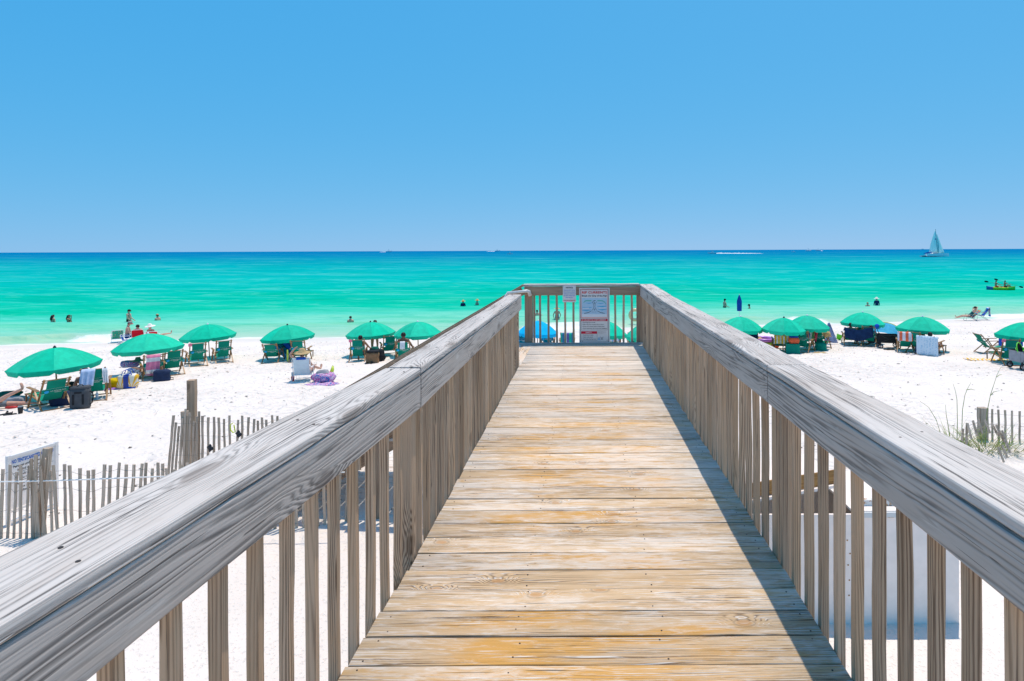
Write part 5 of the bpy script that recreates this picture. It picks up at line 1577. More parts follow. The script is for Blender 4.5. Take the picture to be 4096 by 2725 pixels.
# at the left water edge
sit_up = dict(pelvis=(0, .1, .34), torso=(0, .12, 1), head=(0, .35, 1), arms=[((-.1, .25, -1), (.15, 1, -.2)), ((.1, .25, -1), (-.15, 1, -.2))], legs=[((-.12, 1, .25), (0, .3, -1)), ((.12, 1, .25), (0, .3, -1))])
pm_ = gp(497, 1372)
person(pm_, -62, 'shirtless person in a red and grey cap sitting upright at the water edge', **sit_up, skin='fair', hair='brown', hat=('cap', 'grey'), clothes=[('trunks', 'blue_shorts')], sc=1.12, fat=1.1)
low_ = tube_chair(495, 1375, -60, 20, M['blue_sling'], M['white_tube'], 'low folding chair under the person in the red and grey cap', .20, .28, .34)
seated(fr1, 'dark haired person lying back in the red chair at the water edge', lounge(26), skin='fair', hair='dark')
seated(fr2, 'person in a wide white sun hat lying back with legs stretched out', pose(lounge(34), legs=[((.35, 1, .10), (.30, 1, .05)), ((.45, 1, .25), (.35, 1, .0))]), yaw=-35, skin='fair', hair='sandy', hat=('brim', 'white'), clothes=[('suit', 'black_swimwear')])
# at the left umbrellas
seated(c1b, 'tanned person sitting in the upright chair under the nearest umbrella', lounge(24), dx=-.20, dz=-.12, skin='shade', hair='dark', clothes=[('trunks', 'dark_shorts')])
seated(c2a, 'person lounging in the chair with the pink towel', pose(lounge(34), arms=[((-.6, .3, -.5), (-.5, .8, .1)), ((.35, .25, -1), (-.1, 1, -.15))]), skin='tan', hair='brown', clothes=[('suit', 'patterned_swimwear')], dz=-.14)
seated(fw, 'person in a straw hat lying in the white folding chair, knees to the right', pose(lounge(20), arms=[((-.5, .1, .4), (.5, -.2, .6)), ((.4, .4, -.8), (.1, 1, -.1))], legs=[((.35, .9, .45), (.35, .6, -.5)), ((.55, .9, .30), (.35, .9, -.35))]), skin='fair', hair='brown', hat=('brim', 'tan'), clothes=[('briefs', 'black_swimwear'), ('bikini', 'black_swimwear')], dz=-.06)
# under the umbrellas left of the boardwalk
seated(c5a, 'person in grey shorts sitting in the chair with a pink tag', pose(lounge(14, False), arms=[((-.2, .3, -1), (0, 1, -.2)), ((.55, .35, -.8), (.1, .9, -.3))]), dx=.10, skin='tan', hair='dark', clothes=[('trunks', 'grey_shorts')])
ps_ = gp(1500, 1413)
person(ps_, -150, 'person standing under the umbrella, hidden above the thighs by the canopy', **STAND, skin='tan', hair='dark', clothes=[('briefs', 'black_swimwear')], sc=.94)
seated(c6a, 'dark haired person with pink straps sitting by the left railing', pose(lounge(14), pelvis=(0, .10, .44), arms=[((-.55, .1, -.9), (-.2, .8, -.5)), ((.55, .1, -.9), (.2, .8, -.5))]), skin='brown', hair='dark', clothes=[('bikini', 'pink_top'), ('briefs', 'pink_top')], sc=1.05)
# behind the end railing
seated(cCb, 'dark haired person in the chair with the pink and blue striped towel', lounge(18, True, .35), skin='fair', hair='dark', clothes=[('trunks', 'dark_shorts')], dz=.05)
# right hand umbrellas
seated(c8a, 'person with one arm behind the head in the low chair with the yellow towel', pose(lounge(38), arms=[((-.75, .1, .55), (.95, -.2, .35)), ((.4, .3, -1), (0, 1, -.1))]), skin='tan', hair='dark', clothes=[('trunks', 'black_swimwear')], dx=-.06, dz=.10)
seated(c10a, 'dark haired person behind the left part of the long navy towel', lounge(22), skin='brown', hair='dark', clothes=[('trunks', 'dark_shorts')], dz=.0)
seated(c10b, 'person in a blue top at the right end of the long navy towel', pose(lounge(12, False), arms=[((-.3, .2, -1), (0, 1, -.2)), ((.35, .35, -.9), (.1, .95, -.3))]), dx=.06, dz=-.12, skin='tan', hair='dark', clothes=[('shirt', 'teal_top'), ('trunks', 'dark_shorts')])
mid_ = Matrix.Rotation(c10a.rotation_euler.z, 3, 'Z')
pk = gp(3448, 1372)
person(pk, -30, 'dark head between the two chairs of the long navy towel', **lounge(12), skin='brown', hair='dark', clothes=[('trunks', 'navy_shirt')])
lowseat = wood_chair(3449, 1374, -30, 24, 'wooden chair hidden behind the middle of the long navy towel')
ml = gp(3662, 1408)
person(ml, -70, 'broad shirtless person bending forward between the orange and the blue towel', pelvis=(0, 0, .34), torso=(0, .36, .9), head=(0, .8, .75), arms=[((-.2, .3, -1), (.1, .8, -.6)), ((.25, .2, -1), (-.1, .8, -.6))], legs=[((-.15, 1, .1), (0, .2, -1)), ((.15, 1, .1), (0, .2, -1))], skin='shade', hair='brown', clothes=[('trunks', 'navy_shirt')], sc=1.15, fat=1.15)
lowseat2 = wood_chair(3672, 1412, -62, 24, 'wooden chair under the shirtless person bending forward')
seated(c11b, 'person with bent knees in the chair under the pale blue printed towel', pose(lounge(26, True, .75), arms=[((-.3, .3, -1), (.1, 1, -.15)), ((.45, .5, -.8), (.0, 1, -.25))]), skin='tan', hair='dark', clothes=[('suit', 'red_shorts')], dz=-.12)
seated(frb, 'person with hands behind the head in the rainbow chair at the water edge', pose(lounge(40), arms=[((-.85, -.1, .5), (.8, -.4, .45)), ((.85, -.1, .5), (-.8, -.4, .45))], legs=[((-.08, 1, .0), (0, 1, -.32)), ((.08, 1, .05), (0, 1, -.36))]), skin='fair', hair='dark', hat=('cap', 'black'), clothes=[('suit', 'green_top')])
# the sunbather whose leg reaches into the picture on the left
pl_ = gp(-28, 1640)
person(pl_, -75, 'sunbather at the left edge with one leg raised', pelvis=(0, 0, .13), torso=(0, -1, .04), head=(0, -1, .1), arms=[((-.7, .5, -.05), (-.3, .9, -.05)), ((.7, .5, -.05), (.3, .9, -.05))], legs=[((-.1, 1, -.02), (0, 1, -.05)), ((.05, .80, .60), (0, .80, .38))], skin='fair', hair='brown', clothes=[('trunks', 'grey_shorts')])
# ================================================================== THINGS ON THE SAND
def rbox(w, d, h, bulge=.06, n=6, taper=0.0, top=True, lump=0.0):
    """a soft box (bag) standing on z = 0"""
    rows = []
    if lump: n = 9
    for i in range(n + 1):
        t = i / n; z = h * t
        k_ = 1 + bulge * math.sin(math.pi * t) - taper * t
        rnd_ = 1.0
        if lump and i == n: rnd_ = .72
        row = []
        for j in range(16):
            a = 2 * math.pi * (j + .5) / 16
            ca, sa = math.cos(a), math.sin(a)
            q = (abs(ca) ** 5 + abs(sa) ** 5) ** (-1 / 5)
            p = V((w / 2 * ca * q * k_ * rnd_, d / 2 * sa * q * k_ * rnd_, z))
            if lump:
                p += V((mnoise.noise(p * 7 + V((w * 50, 0, 0))), mnoise.noise(p * 7 + V((9, d * 50, 0))), .6 * mnoise.noise(p * 6 + V((0, 5, h * 50))) * t)) * lump
            row.append(tuple(p))
        rows.append(row)
    m = MB(); m.quad_grid(rows, cyc_v=True)
    m.f.append(tuple(reversed(range(16))))
    if top: m.f.append(tuple(n * 16 + j for j in range(16)))
    return m

def prop(name, u, v, yaw, label, cat, dz=0.0, group=None):
    p = gp(u, v); p.z += dz
    return empty(name, p, math.radians(yaw), label, cat, group)
C = {n: cloth(n, c, var=.12) for n, c in (('charcoal_fabric', (.075, .08, .088)), ('black_fabric', (.022, .023, .026)), ('navy_fabric', (.02, .034, .08)), ('yellow_fabric', (.55, .38, .0)), ('purple_fabric', (.30, .16, .46)), ('brown_fabric', (.24, .14, .075)), ('green_fabric', (.005, .10, .075)), ('grey_mesh', (.32, .32, .34)), ('pink_fabric', (.62, .08, .26)), ('sage_fabric', (.13, .19, .16)), ('royal_fabric', (.012, .09, .50)), ('orange_fabric', (.78, .13, .05)), ('tan_fabric', (.48, .36, .20)), ('sky_fabric', (.05, .40, .68)))}
M['lime'] = plain('lime_plastic', (.12, .62, .03), .4, .4); M['rubber'] = plain('black_rubber', (.02, .02, .022), .6, .3)
M['red_plastic'] = plain('red_plastic', (.50, .03, .03), .4, .4); M['violet_vinyl'] = plain('violet_vinyl', (.52, .18, .62), .3, .5); M['yellow_vinyl'] = plain('yellow_green_vinyl', (.50, .62, .05), .3, .5)
M['bottle'] = plain('clear_bottle', (.55, .62, .66), .15, .6)
M['sunprint'] = NT('sunburst_print'); k = M['sunprint']; co = k.objco()
ang = k.m_('ARCTAN2', k.m_('SUBTRACT', co[2], .02), k.m_('ABSOLUTE', k.m_('SUBTRACT', k.m_('ABSOLUTE', co[0]), .16)))
ray_ = k.m_('GREATER_THAN', k.m_('SINE', k.m_('MULTIPLY', ang, 16)), 0.0)
mid_ = k.m_('LESS_THAN', k.m_('ABSOLUTE', co[0]), .075)
c_ = k.mix(ray_, (.75, .70, .60, 1), (.78, .42, .01, 1)); c_ = k.mix(mid_, c_, (.015, .05, .32, 1))
k.set(k.b.inputs['Base Color'], c_); k.b.inputs['Roughness'].default_value = .6; M['sunprint'] = k.m
M['mixprint'] = NT('pink_mixed_print'); k = M['mixprint']; co = k.n('ShaderNodeTexCoord').outputs['Object']
vv = k.n('ShaderNodeTexNoise', {'Vector': co, 'Scale': 5.5, 'Detail': 3, 'Distortion': 2.5}).outputs[0]
r_ = k.ramp(vv, [(.38, (.62, .04, .24, 1)), (.44, (.20, .20, .50, 1)), (.49, (.74, .70, .72, 1)), (.53, (.66, .10, .34, 1)), (.58, (.03, .16, .42, 1))])
k.set(k.b.inputs['Base Color'], r_); k.b.inputs['Roughness'].default_value = .8; M['mixprint'] = k.m
M['bwprint'] = NT('black_white_print'); k = M['bwprint']; co = k.n('ShaderNodeTexCoord').outputs['Object']
vv = k.n('ShaderNodeTexVoronoi', {'Vector': co, 'Scale': 26.0}).outputs['Distance']
k.set(k.b.inputs['Base Color'], k.mix(k.mapr(vv, .38, .46), (.02, .02, .03, 1), (.6, .62, .66, 1))); M['bwprint'] = k.m

def handle(root, pts, r, mat, name='handle'):
    return put(name, MB().tube(pts, r, 6), mat, root, True)
def bag(name, u, v, yaw, size, mat, label, cat='bag', bulge=.08, taper=0.0, handles=None, hm=None, dz=0.0):
    root = prop(name, u, v, yaw, label, cat, dz)
    w, d, h = size
    put('bag_body', rbox(w, d, h, bulge, taper=taper, lump=min(w, d, h) * (.12 + .5 * bulge)), mat, root, True)
    for s in (handles or ()):
        handle(root, [(-w * .3, s * d * .4, h - .02), (-w * .2, s * d * .35, h + .12), (0, s * d * .3, h + .17), (w * .2, s * d * .35, h + .12), (w * .3, s * d * .4, h - .02)], .011, hm or mat)
    return root
def sandals(u, v, yaw, mat, label):
    root = prop('pair_of_sandals', u, v, yaw, label, 'sandals')
    for i, (x, y, a) in enumerate(((-.09, 0, .1), (.10, .04, -.25))):
        R = Matrix.Rotation(a, 3, 'Z')
        rows = [[V((x, y, 0)) + R @ V((ww * s, yy, z)) for (s, z) in ((-1, .0), (-1, .025), (1, .025), (1, .0))] for yy, ww in ((-.13, .025), (-.10, .038), (0, .034), (.08, .046), (.13, .028))]
        o = put('sandal', MB().quad_grid(rows, cyc_v=True), mat, root)
        put('strap', MB().tube([V((x, y, 0)) + R @ V(q) for q in ((-.045, .03, .02), (-.02, .05, .075), (.02, .05, .075), (.045, .03, .02))], .012, 6), mat, o, True)
    return root
def crumple(u, v, yaw, w, d, h, mat, label, seed, name='towel', cat='towel'):
    """a towel dropped on the sand: a rumpled sheet with its own folds"""
    rr = random.Random(seed)
    p = gp(u, v)
    n, m = 14, 18
    ph = [rr.uniform(0, 6.3) for _ in range(6)]
    rows = []
    for i in range(n + 1):
        row = []
        for j in range(m + 1):
            a, b = i / n - .5, j / m - .5
            x = w * b * (1 + .15 * math.sin(a * 9 + ph[0])); y = d * a * (1 + .2 * math.sin(b * 7 + ph[1]))
            f = max(0, 1 - (2 * abs(a)) ** 4) * max(0, 1 - (2 * abs(b)) ** 4)
            z = h * f * (.55 + .45 * math.sin(b * 15 + ph[2] + 3 * math.sin(a * 5 + ph[3]))) * (.7 + .3 * math.sin(a * 11 + ph[4])) + .012
            row.append(V((x, y, z)))
        rows.append(row)
    o = put(name, thick(rows, (0, 0, -1), .008), mat, None, True)
    o.location = p; o.rotation_euler = (0, 0, math.radians(yaw))
    return tag(o, label, cat)

# nearest umbrella, far left
bp = prop('backpack_cooler', 322, 1632, 20, 'dark grey backpack cooler standing on the sand behind the upright chair', 'cooler')
put('cooler_body', rbox(.42, .30, .54, .03), C['charcoal_fabric'], bp, True)
put('lid', rbox(.43, .31, .05, .0), C['charcoal_fabric'], bp, True).location = (0, 0, .545)
for x in (-.11, .11):
    put('web_strip', MB().box((x, -.158, .26), (.045, .012, .28)), C['black_fabric'], bp)
put('pocket', MB().box((0, -.156, .45), (.16, .012, .05)), C['black_fabric'], bp)
handle(bp, [(.20, 0, .45), (.27, .0, .42), (.29, 0, .28), (.26, 0, .12), (.21, 0, .08)], .016, C['black_fabric'], 'shoulder_strap')
handle(bp, [(-.08, 0, .59), (-.04, 0, .64), (.04, 0, .64), (.08, 0, .59)], .012, C['black_fabric'])
bag('duffel_bag', 262, 1620, 40, (.60, .34, .36), C['navy_fabric'], 'dark navy duffel bag in the shade between the two nearest chairs', bulge=.18)
bag('camera_bag', 283, 1588, 40, (.26, .20, .24), C['black_fabric'], 'small black bag beside the tanned sitter under the nearest umbrella', bulge=.2, dz=.22)
wb = prop('water_bottle', 388, 1597, 0, 'clear plastic water bottle by the leg of the upright chair', 'bottle')
put('bottle_body', MB().lathe([(0, 0), (.035, 0), (.037, .08), (.034, .09), (.037, .11), (.036, .16), (.014, .20), (.013, .215), (0, .215)], 12), M['bottle'], wb, True)
put('cap', MB().lathe([(0, .235), (.016, .235), (.016, .212), (0, .212)], 10), M['white_plastic2'], wb)
sandals(26, 1660, -30, M['rubber'], 'pair of black sandals on the sand at the far left edge')
tum = prop('tumbler', 82, 1655, 0, 'black insulated tumbler beside the black sandals', 'tumbler')
put('cup', MB().lathe([(0, 0), (.045, 0), (.060, .17), (.062, .175), (.0, .175)], 14), M['rubber'], tum, True)
put('lid', MB().lathe([(.0, .195), (.055, .195), (.063, .178), (.0, .178)], 14), M['grey_tube'], tum)
crumple(10, 1622, 20, .9, .6, .10, C['orange_fabric'], 'orange towel under the sunbather at the far left edge', 3)
bag('beach_bag', 56, 1622, 10, (.50, .30, .26), C['grey_mesh'], 'slumped grey bag beside the sunbather at the far left', bulge=.25)
bag('camp_pillow', 34, 1606, 15, (.46, .24, .16), C['green_fabric'], 'dark green rolled cushion beside the sunbather at the far left', 'cushion', bulge=.3, dz=.14)
pr_ = bag('red_pouch', 46, 1634, 5, (.26, .12, .06), M['red_plastic'], 'flat red pouch in front of the grey bag at the far left', 'pouch', bulge=.1)
# second umbrella
b_ = bag('beach_tote', 512, 1553, 14, (.50, .26, .46), M['sunprint'], 'blue and orange sunburst tote bag beside the pink towel chair', bulge=.05, taper=-.12, handles=(-1, 1), hm=C['royal_fabric'])
put('base_panel', rbox(.51, .255, .07, .02), C['royal_fabric'], b_, True).location = (0, 0, -.004)
bag('dry_bag', 464, 1550, 30, (.46, .34, .30), C['yellow_fabric'], 'crumpled yellow bag left of the sunburst tote', bulge=.30)
crumple(448, 1558, 10, .60, .30, .04, C['purple_fabric'], 'purple cloth dropped on the sand below the yellow bag', 5, 'cloth', 'cloth')
bag('shoulder_bag', 548, 1516, 25, (.46, .24, .30), M['bwprint'], 'black and white patterned bag at the pink towel chair', bulge=.2, dz=.12)
bag('cloth_bag', 520, 1500, 20, (.46, .26, .24), M['mixprint'], 'pink and blue patterned bag on top beside the pink towel chair', bulge=.25, dz=.30)
hatg = prop('sun_hat', 552, 1500, 0, 'sage green sun hat lying on the patterned bag', 'hat', dz=.56)
put('hat_body', MB().lathe([(0, .11), (.07, .105), (.10, .02), (.24, -.02), (.245, -.03), (.1, .0)], 18), C['sage_fabric'], hatg, True)
cb_ = bag('cooler_bag', 648, 1524, 30, (.46, .34, .40), C['navy_fabric'], 'navy cooler bag in the shade between the second pair of chairs', 'cooler', bulge=.04)
handle(cb_, [(.22, 0, .12), (.33, 0, .08), (.34, 0, .02), (.24, 0, .02)], .014, C['black_fabric'], 'strap')
# fourth umbrella: inflatable float and board
fl = prop('beach_float', 1130, 1442, -10, 'striped blue and turquoise float leaning between two chairs', 'float')
fr_ = Matrix.Rotation(math.radians(-38), 3, 'Y') @ Matrix.Rotation(math.radians(20), 3, 'X')
for i, (x0, mat) in enumerate(((-.33, C['sky_fabric']), (-.11, M['chair_teal']), (.11, C['royal_fabric']), (.33, M['chair_teal']))):
    mb = MB(); rows = []
    for j in range(13):
        t = j / 12 - .5; L = .62 * (1 - .18 * (x0 / .33) ** 2)
        rr = .075 * (1 - (2 * abs(t)) ** 4 * .7)
        rows.append([V((.05, .10, .62)) + fr_ @ V((x0 + .115 * math.cos(a) * (.75 + .25 * (1 - (2 * abs(t)) ** 3)), rr * math.sin(a), t * L * 2)) for a in [2 * math.pi * q / 10 for q in range(10)]])
    put('float_tube', mb.quad_grid(rows, cyc_v=True), mat, fl, True)
sk_ = prop('skim_board', 1150, 1450, 40, 'pale green skim board standing on edge beside the float', 'board')
mb = MB(); rows = [[V((.02 * s, (.03 + .10 * math.sin(math.pi * i / 12)) * c * .6, .03 + .52 * i / 12)) for (s, c) in ((-1, -1), (-1, 1), (1, 1), (1, -1))] for i in range(13)]
put('board_body', mb.quad_grid(rows, cyc_v=True), M['yellow_vinyl'], sk_)
# white folding chair's heap
mg = bag('mesh_bag', 1296, 1529, -10, (.58, .38, .32), M['mixprint'], 'pink and lilac patterned mesh bag beside the white folding chair', bulge=.22)
put('mesh_top', rbox(.40, .26, .12, .1, taper=.4, lump=.05), C['grey_mesh'], mg, True).location = (-.02, 0, .30)
crumple(1288, 1538, 5, 1.0, .42, .06, M['mixprint'], 'pink and blue towel crumpled on the sand by the white folding chair', 8)
capb = prop('visor_hat', 1270, 1528, 0, 'tan and black visor lying on the towel by the mesh bag', 'hat', dz=.10)
put('hat_body', MB().lathe([(0, .07), (.08, .06), (.11, .0), (.17, -.015), (.11, -.01)], 16), C['tan_fabric'], capb, True)
th = prop('drink_holder', 1171, 1525, 0, 'red drink holder with a steel tumbler beside the white folding chair', 'drink holder')
put('holder', MB().lathe([(0, .0), (.045, 0), (.055, .16), (.05, .16), (0, .03)], 12), M['red_plastic'], th, True)
put('tumbler', MB().lathe([(0, .05), (.038, .05), (.042, .30), (.0, .30)], 12), M['steel'], th, True)
yb = prop('water_gun', 1322, 1515, 0, 'yellow green bottle lying behind the mesh bag', 'bottle')
put('bottle_body', MB().tube([(0, 0, .10), (.02, .12, .30), (.02, .16, .42)], [.07, .06, .03], 10), M['yellow_vinyl'], yb, True)
# fifth umbrella
br = bag('cooler_bag', 1491, 1452, 8, (.46, .36, .46), C['brown_fabric'], 'brown cooler bag under the umbrella with the standing person', 'cooler', bulge=.04)
put('lid', rbox(.48, .38, .06, .02), C['black_fabric'], br, True).location = (0, 0, .455)
bag('black_bag', 1518, 1444, -20, (.42, .26, .50), C['black_fabric'], 'black round topped bag right of the brown cooler bag', bulge=.15, taper=.25)
bag('green_bag', 1498, 1436, -20, (.40, .22, .52), C['green_fabric'], 'green bag tucked behind the brown cooler bag', bulge=.15)
sandals(1475, 1456, 10, M['rubber'], 'pair of dark shoes on the sand left of the brown cooler bag')
# right: toys and clutter
sh_ = prop('straw_hat', 3026, 1395, -20, 'large straw hat on the sand behind the right railing', 'hat', dz=.30)
Rt = Matrix.Rotation(math.radians(55), 3, 'X')
put('hat_body', MB().lathe([(0, .13), (.09, .125), (.12, .02), (.34, -.02), (.345, -.03), (.12, .0)], 22, (0, 0, 0), Rt), HATM['straw'], sh_, True)
pool = prop('paddling_pool', 3052, 1390, 0, 'small inflatable paddling pool with violet and yellow rings', 'paddling pool')
for i, (z, mat) in enumerate(((.09, M['yellow_vinyl']), (.24, M['yellow_vinyl']), (.40, M['violet_vinyl']))):
    rows = [[V(((.50 + .085 * math.cos(b)) * math.cos(a), (.50 + .085 * math.cos(b)) * math.sin(a), z + .085 * math.sin(b))) for b in [2 * math.pi * j / 8 for j in range(8)]] for a in [2 * math.pi * q / 24 for q in range(24)]]
    put('inflated_ring', MB().quad_grid(rows, True, True), mat, pool, True)
bag('orange_float', 3082, 1392, -30, (.62, .26, .26), C['orange_fabric'], 'bright orange float beside the paddling pool', 'float', bulge=.25)
gt = prop('folding_table', 3170, 1414, -14, 'low green folding table right of the yellow towel chair', 'table')
put('table_top', MB().box((0, 0, .42), (.60, .46, .035)), M['chair_green'], gt)
put('front_skirt', MB().box((0, -.225, .20), (.58, .02, .40)), M['chair_green'], gt)
for sx in (-1, 1):
    for sy in (-1, 1): put('leg', MB().box((sx * .27, sy * .195, .20), (.035, .035, .40)), M['chair_wood'], gt)
rbg = empty('red_bag', gt.location + V((.06, .0, .44)), 0, 'red and blue bag lying on the green folding table', 'bag')
put('bag_body', rbox(.36, .26, .26, .25), C['orange_fabric'], rbg, True)
put('flap', rbox(.34, .20, .10, .1), C['royal_fabric'], rbg, True).location = (0, .03, .22)
hs_ = prop('straw_hat', 3306, 1386, 0, 'small straw hat hanging on the chair with the lilac cloth', 'hat', dz=.62)
put('hat_body', MB().lathe([(0, .12), (.08, .115), (.10, .01), (.22, -.02), (.225, -.03), (.10, .0)], 18, (0, 0, 0), Matrix.Rotation(math.radians(60), 3, 'X')), HATM['straw'], hs_, True)
gc = bag('green_cooler', 3284, 1402, -20, (.46, .34, .34), M['chair_green'], 'green box cooler beside the chair with the red and green towel', 'cooler', bulge=.02)
crumple(3280, 1412, 0, .5, .3, .05, C['tan_fabric'], 'tan cloth on the sand in front of the green box cooler', 14, 'cloth', 'cloth')
ll = prop('lilac_cloth', 3319, 1376, -25, 'lilac blue cloth hanging from a chair corner beside the straw hat', 'cloth')
rows = []
for i in range(9):
    t = i / 8
    rows.append([V((-.04 + (q - .5) * (.10 + .52 * t) + .12 * t, .04 * math.sin(q * 16) * (1 - .5 * t), 1.06 - 1.0 * t)) for q in [j / 14 for j in range(15)]])
put('cloth_sheet', thick(rows, (0, -1, 0), .006), M['t_lilac'], ll, True)
bk = prop('sand_bucket', 3353, 1361, 0, 'bright green toy bucket tipped on the open sand', 'bucket')
put('bucket_body', MB().lathe([(0, .0), (.10, .0), (.15, .27), (.16, .28), (.145, .27), (.095, .02), (0, .02)], 16, (0, 0, .03), Matrix.Rotation(math.radians(18), 3, 'Y')), M['lime'], bk, True)
handle(bk, [(-.14, 0, .25), (-.10, -.12, .10), (.06, -.16, .04), (.16, -.03, .22)], .008, M['lime'])
sandals(3338, 1362, 30, M['rubber'], 'dark sandals on the sand left of the green toy bucket')
# pop-up tent, wagons
tent = prop('beach_tent', 3518, 1352, -12, 'small blue pop up beach tent behind the black wagon', 'tent')
rows = []
for i in range(9):
    q = i / 8; w = 1.05 * (1 - .25 * q)
    rows.append([V((-w * math.cos(a), -.55 + 1.25 * q, .92 * (1 - .75 * q * q) * math.sin(a) ** .8)) for a in [math.pi * j / 16 for j in range(17)]])
M['tent_blue'] = cloth('tent_blue', (.10, .52, .80), trans=.45)
put('tent_shell', MB().quad_grid(rows), M['tent_blue'], tent, True)
put('rim', MB().tube(rows[0], .02, 6), M['yellow_vinyl'], tent, True)
fl_ = [[V((-.95 + 1.9 * j / 6, -.5 + 1.1 * i / 4, .015)) for j in range(7)] for i in range(5)]
put('tent_floor', thick(fl_, (0, 0, 1), .01), C['tan_fabric'], tent)

def wagon(u, v, yaw, mat, label, sc=1.0):
    r = prop('folding_wagon', u, v, yaw, label, 'wagon')
    L, W, H0, H1 = .86, .50, .28, .62
    for s in (-1, 1):
        rows = [[V((x, s * (W / 2 + .015 * math.sin(math.pi * t) ), z)) for x, t in ((-L / 2, 0), (-L / 4, .25), (0, .5), (L / 4, .75), (L / 2, 1))] for z in (H0, (H0 + H1) / 2, H1)]
        put('side_panel', thick(rows, (0, s, 0), .012), mat, r)
        put('end_panel', MB().box((s * L / 2, 0, (H0 + H1) / 2), (.014, W - .01, H1 - H0)), mat, r)
        put('top_rail', MB().tube([(-L / 2, s * W / 2, H1 + .012), (L / 2, s * W / 2, H1 + .012)], .014, 6), M['dark_metal'], r)
        for z0, z1 in ((H0 + .02, H1 - .02), (H1 - .02, H0 + .02)):
            put('brace', MB().beam((-L * .42, s * (W / 2 + .032), z0), (L * .42, s * (W / 2 + .032), z1), .012, .02), M['dark_metal'], r)
    put('floor_panel', MB().box((0, 0, H0 - .01), (L, W, .02)), mat, r)
    for sx in (-1, 1):
        for sy in (-1, 1):
            put('wheel_leg', MB().beam((sx * L * .44, sy * (W / 2 - .02), H0), (sx * L * .44, sy * (W / 2 + .0), .12), .05, .04, (0, 1, 0)), M['dark_metal'], r)
            c = V((sx * L * .44, sy * (W / 2 + .035), .115))
            rot = Matrix.Rotation(math.radians(90), 3, 'X')
            wl = put('wheel', MB().lathe([(.075, -.02), (.112, -.022), (.118, 0), (.112, .022), (.075, .02), (.075, -.02)], 18, c, rot), M['rubber'], r, True)
            put('hub', MB().lathe([(0, -.024), (.028, -.024), (.028, .024), (0, .024)], 10, c, rot), M['grey_tube'], wl)
            for q in range(5):
                a = q * 2 * math.pi / 5
                put('spoke', MB().beam(c + V((math.cos(a) * .02, 0, math.sin(a) * .02)), c + V((math.cos(a) * .08, 0, math.sin(a) * .08)), .018, .014, (0, 1, 0)), M['grey_tube'], wl)
    r.scale = (sc,) * 3
    return r
w1 = wagon(3552, 1392, -14, C['black_fabric'], 'black folding wagon with crossed braces beside the blue tent')
handle(w1, [(-.36, 0, .63), (-.44, .03, .80), (-.50, .06, 1.0)], .016, M['dark_metal'], 'pull_handle')
bc = empty('baseball_cap', w1.location + V((-.48, .06, 1.02)), 0, 'blue cap hanging on the handle of the black wagon', 'cap')
put('crown', MB().lathe([(0, .10), (.06, .09), (.10, .03), (.105, -.03), (.095, -.03), (0, .05)], 14, (0, 0, 0), Matrix.Rotation(math.radians(70), 3, 'X')), C['royal_fabric'], bc, True)
put('visor', rbox(.17, .12, .015, 0), C['royal_fabric'], bc, True).location = (.02, -.04, -.13)
crumple(3560, 1400, 0, .5, .3, .07, C['black_fabric'], 'black towel bunched on the sand below the black wagon', 18)
sandals(3640, 1420, -60, M['bwprint'], 'black and white striped shoes under the orange towel chair')
bag('dark_bag', 3682, 1416, -40, (.34, .30, .42), C['navy_fabric'], 'dark navy bag between the orange towel chair and the blue towel', bulge=.12)
w2 = wagon(4108, 1476, 4, C['grey_mesh'], 'grey folding wagon with black wheels at the right edge', 1.05)
for i, (x, z) in enumerate(((-.30, .70), (-.14, .64))):
    rk = empty('net_racket', w2.location + V((x, -.08 + .1 * i, z)), 0, ('lime green net leaning out of the grey wagon, upper one', 'lime green net lying in the grey wagon, lower one')[i], 'net')
    Rr = Matrix.Rotation(math.radians((70, 25)[i]), 3, 'X') @ Matrix.Rotation(math.radians((25, -10)[i]), 3, 'Y')
    pts = [Rr @ V((.17 * math.cos(a), .25 * math.sin(a), 0)) for a in [2 * math.pi * q / 20 for q in range(21)]]
    put('hoop', MB().tube(pts, .016, 6), M['lime'], rk, True)
    put('net', MB().lathe([(.16, 0), (.12, -.06), (.0, -.10)], 16, (0, 0, 0), Rr @ Matrix.Diagonal((1, 1.45, 1))), C['black_fabric'] if i == 0 else M['lime'], rk, True)
crumple(3950, 1440, -12, 1.45, .55, .05, M['t_yellow'], 'yellow and white towel spread on the sand by the empty side chair', 23)
bb_ = prop('bag_on_chair', 4042, 1432, -6, 'bright blue bag under the right edge umbrella', 'bag', dz=.72)
put('bag_body', rbox(.72, .30, .26, .18), C['royal_fabric'], bb_, True)
for s in (-1, 1): put('side_flap', MB().box((s * .37, -.02, -.10), (.05, .22, .26)), C['royal_fabric'], bb_)

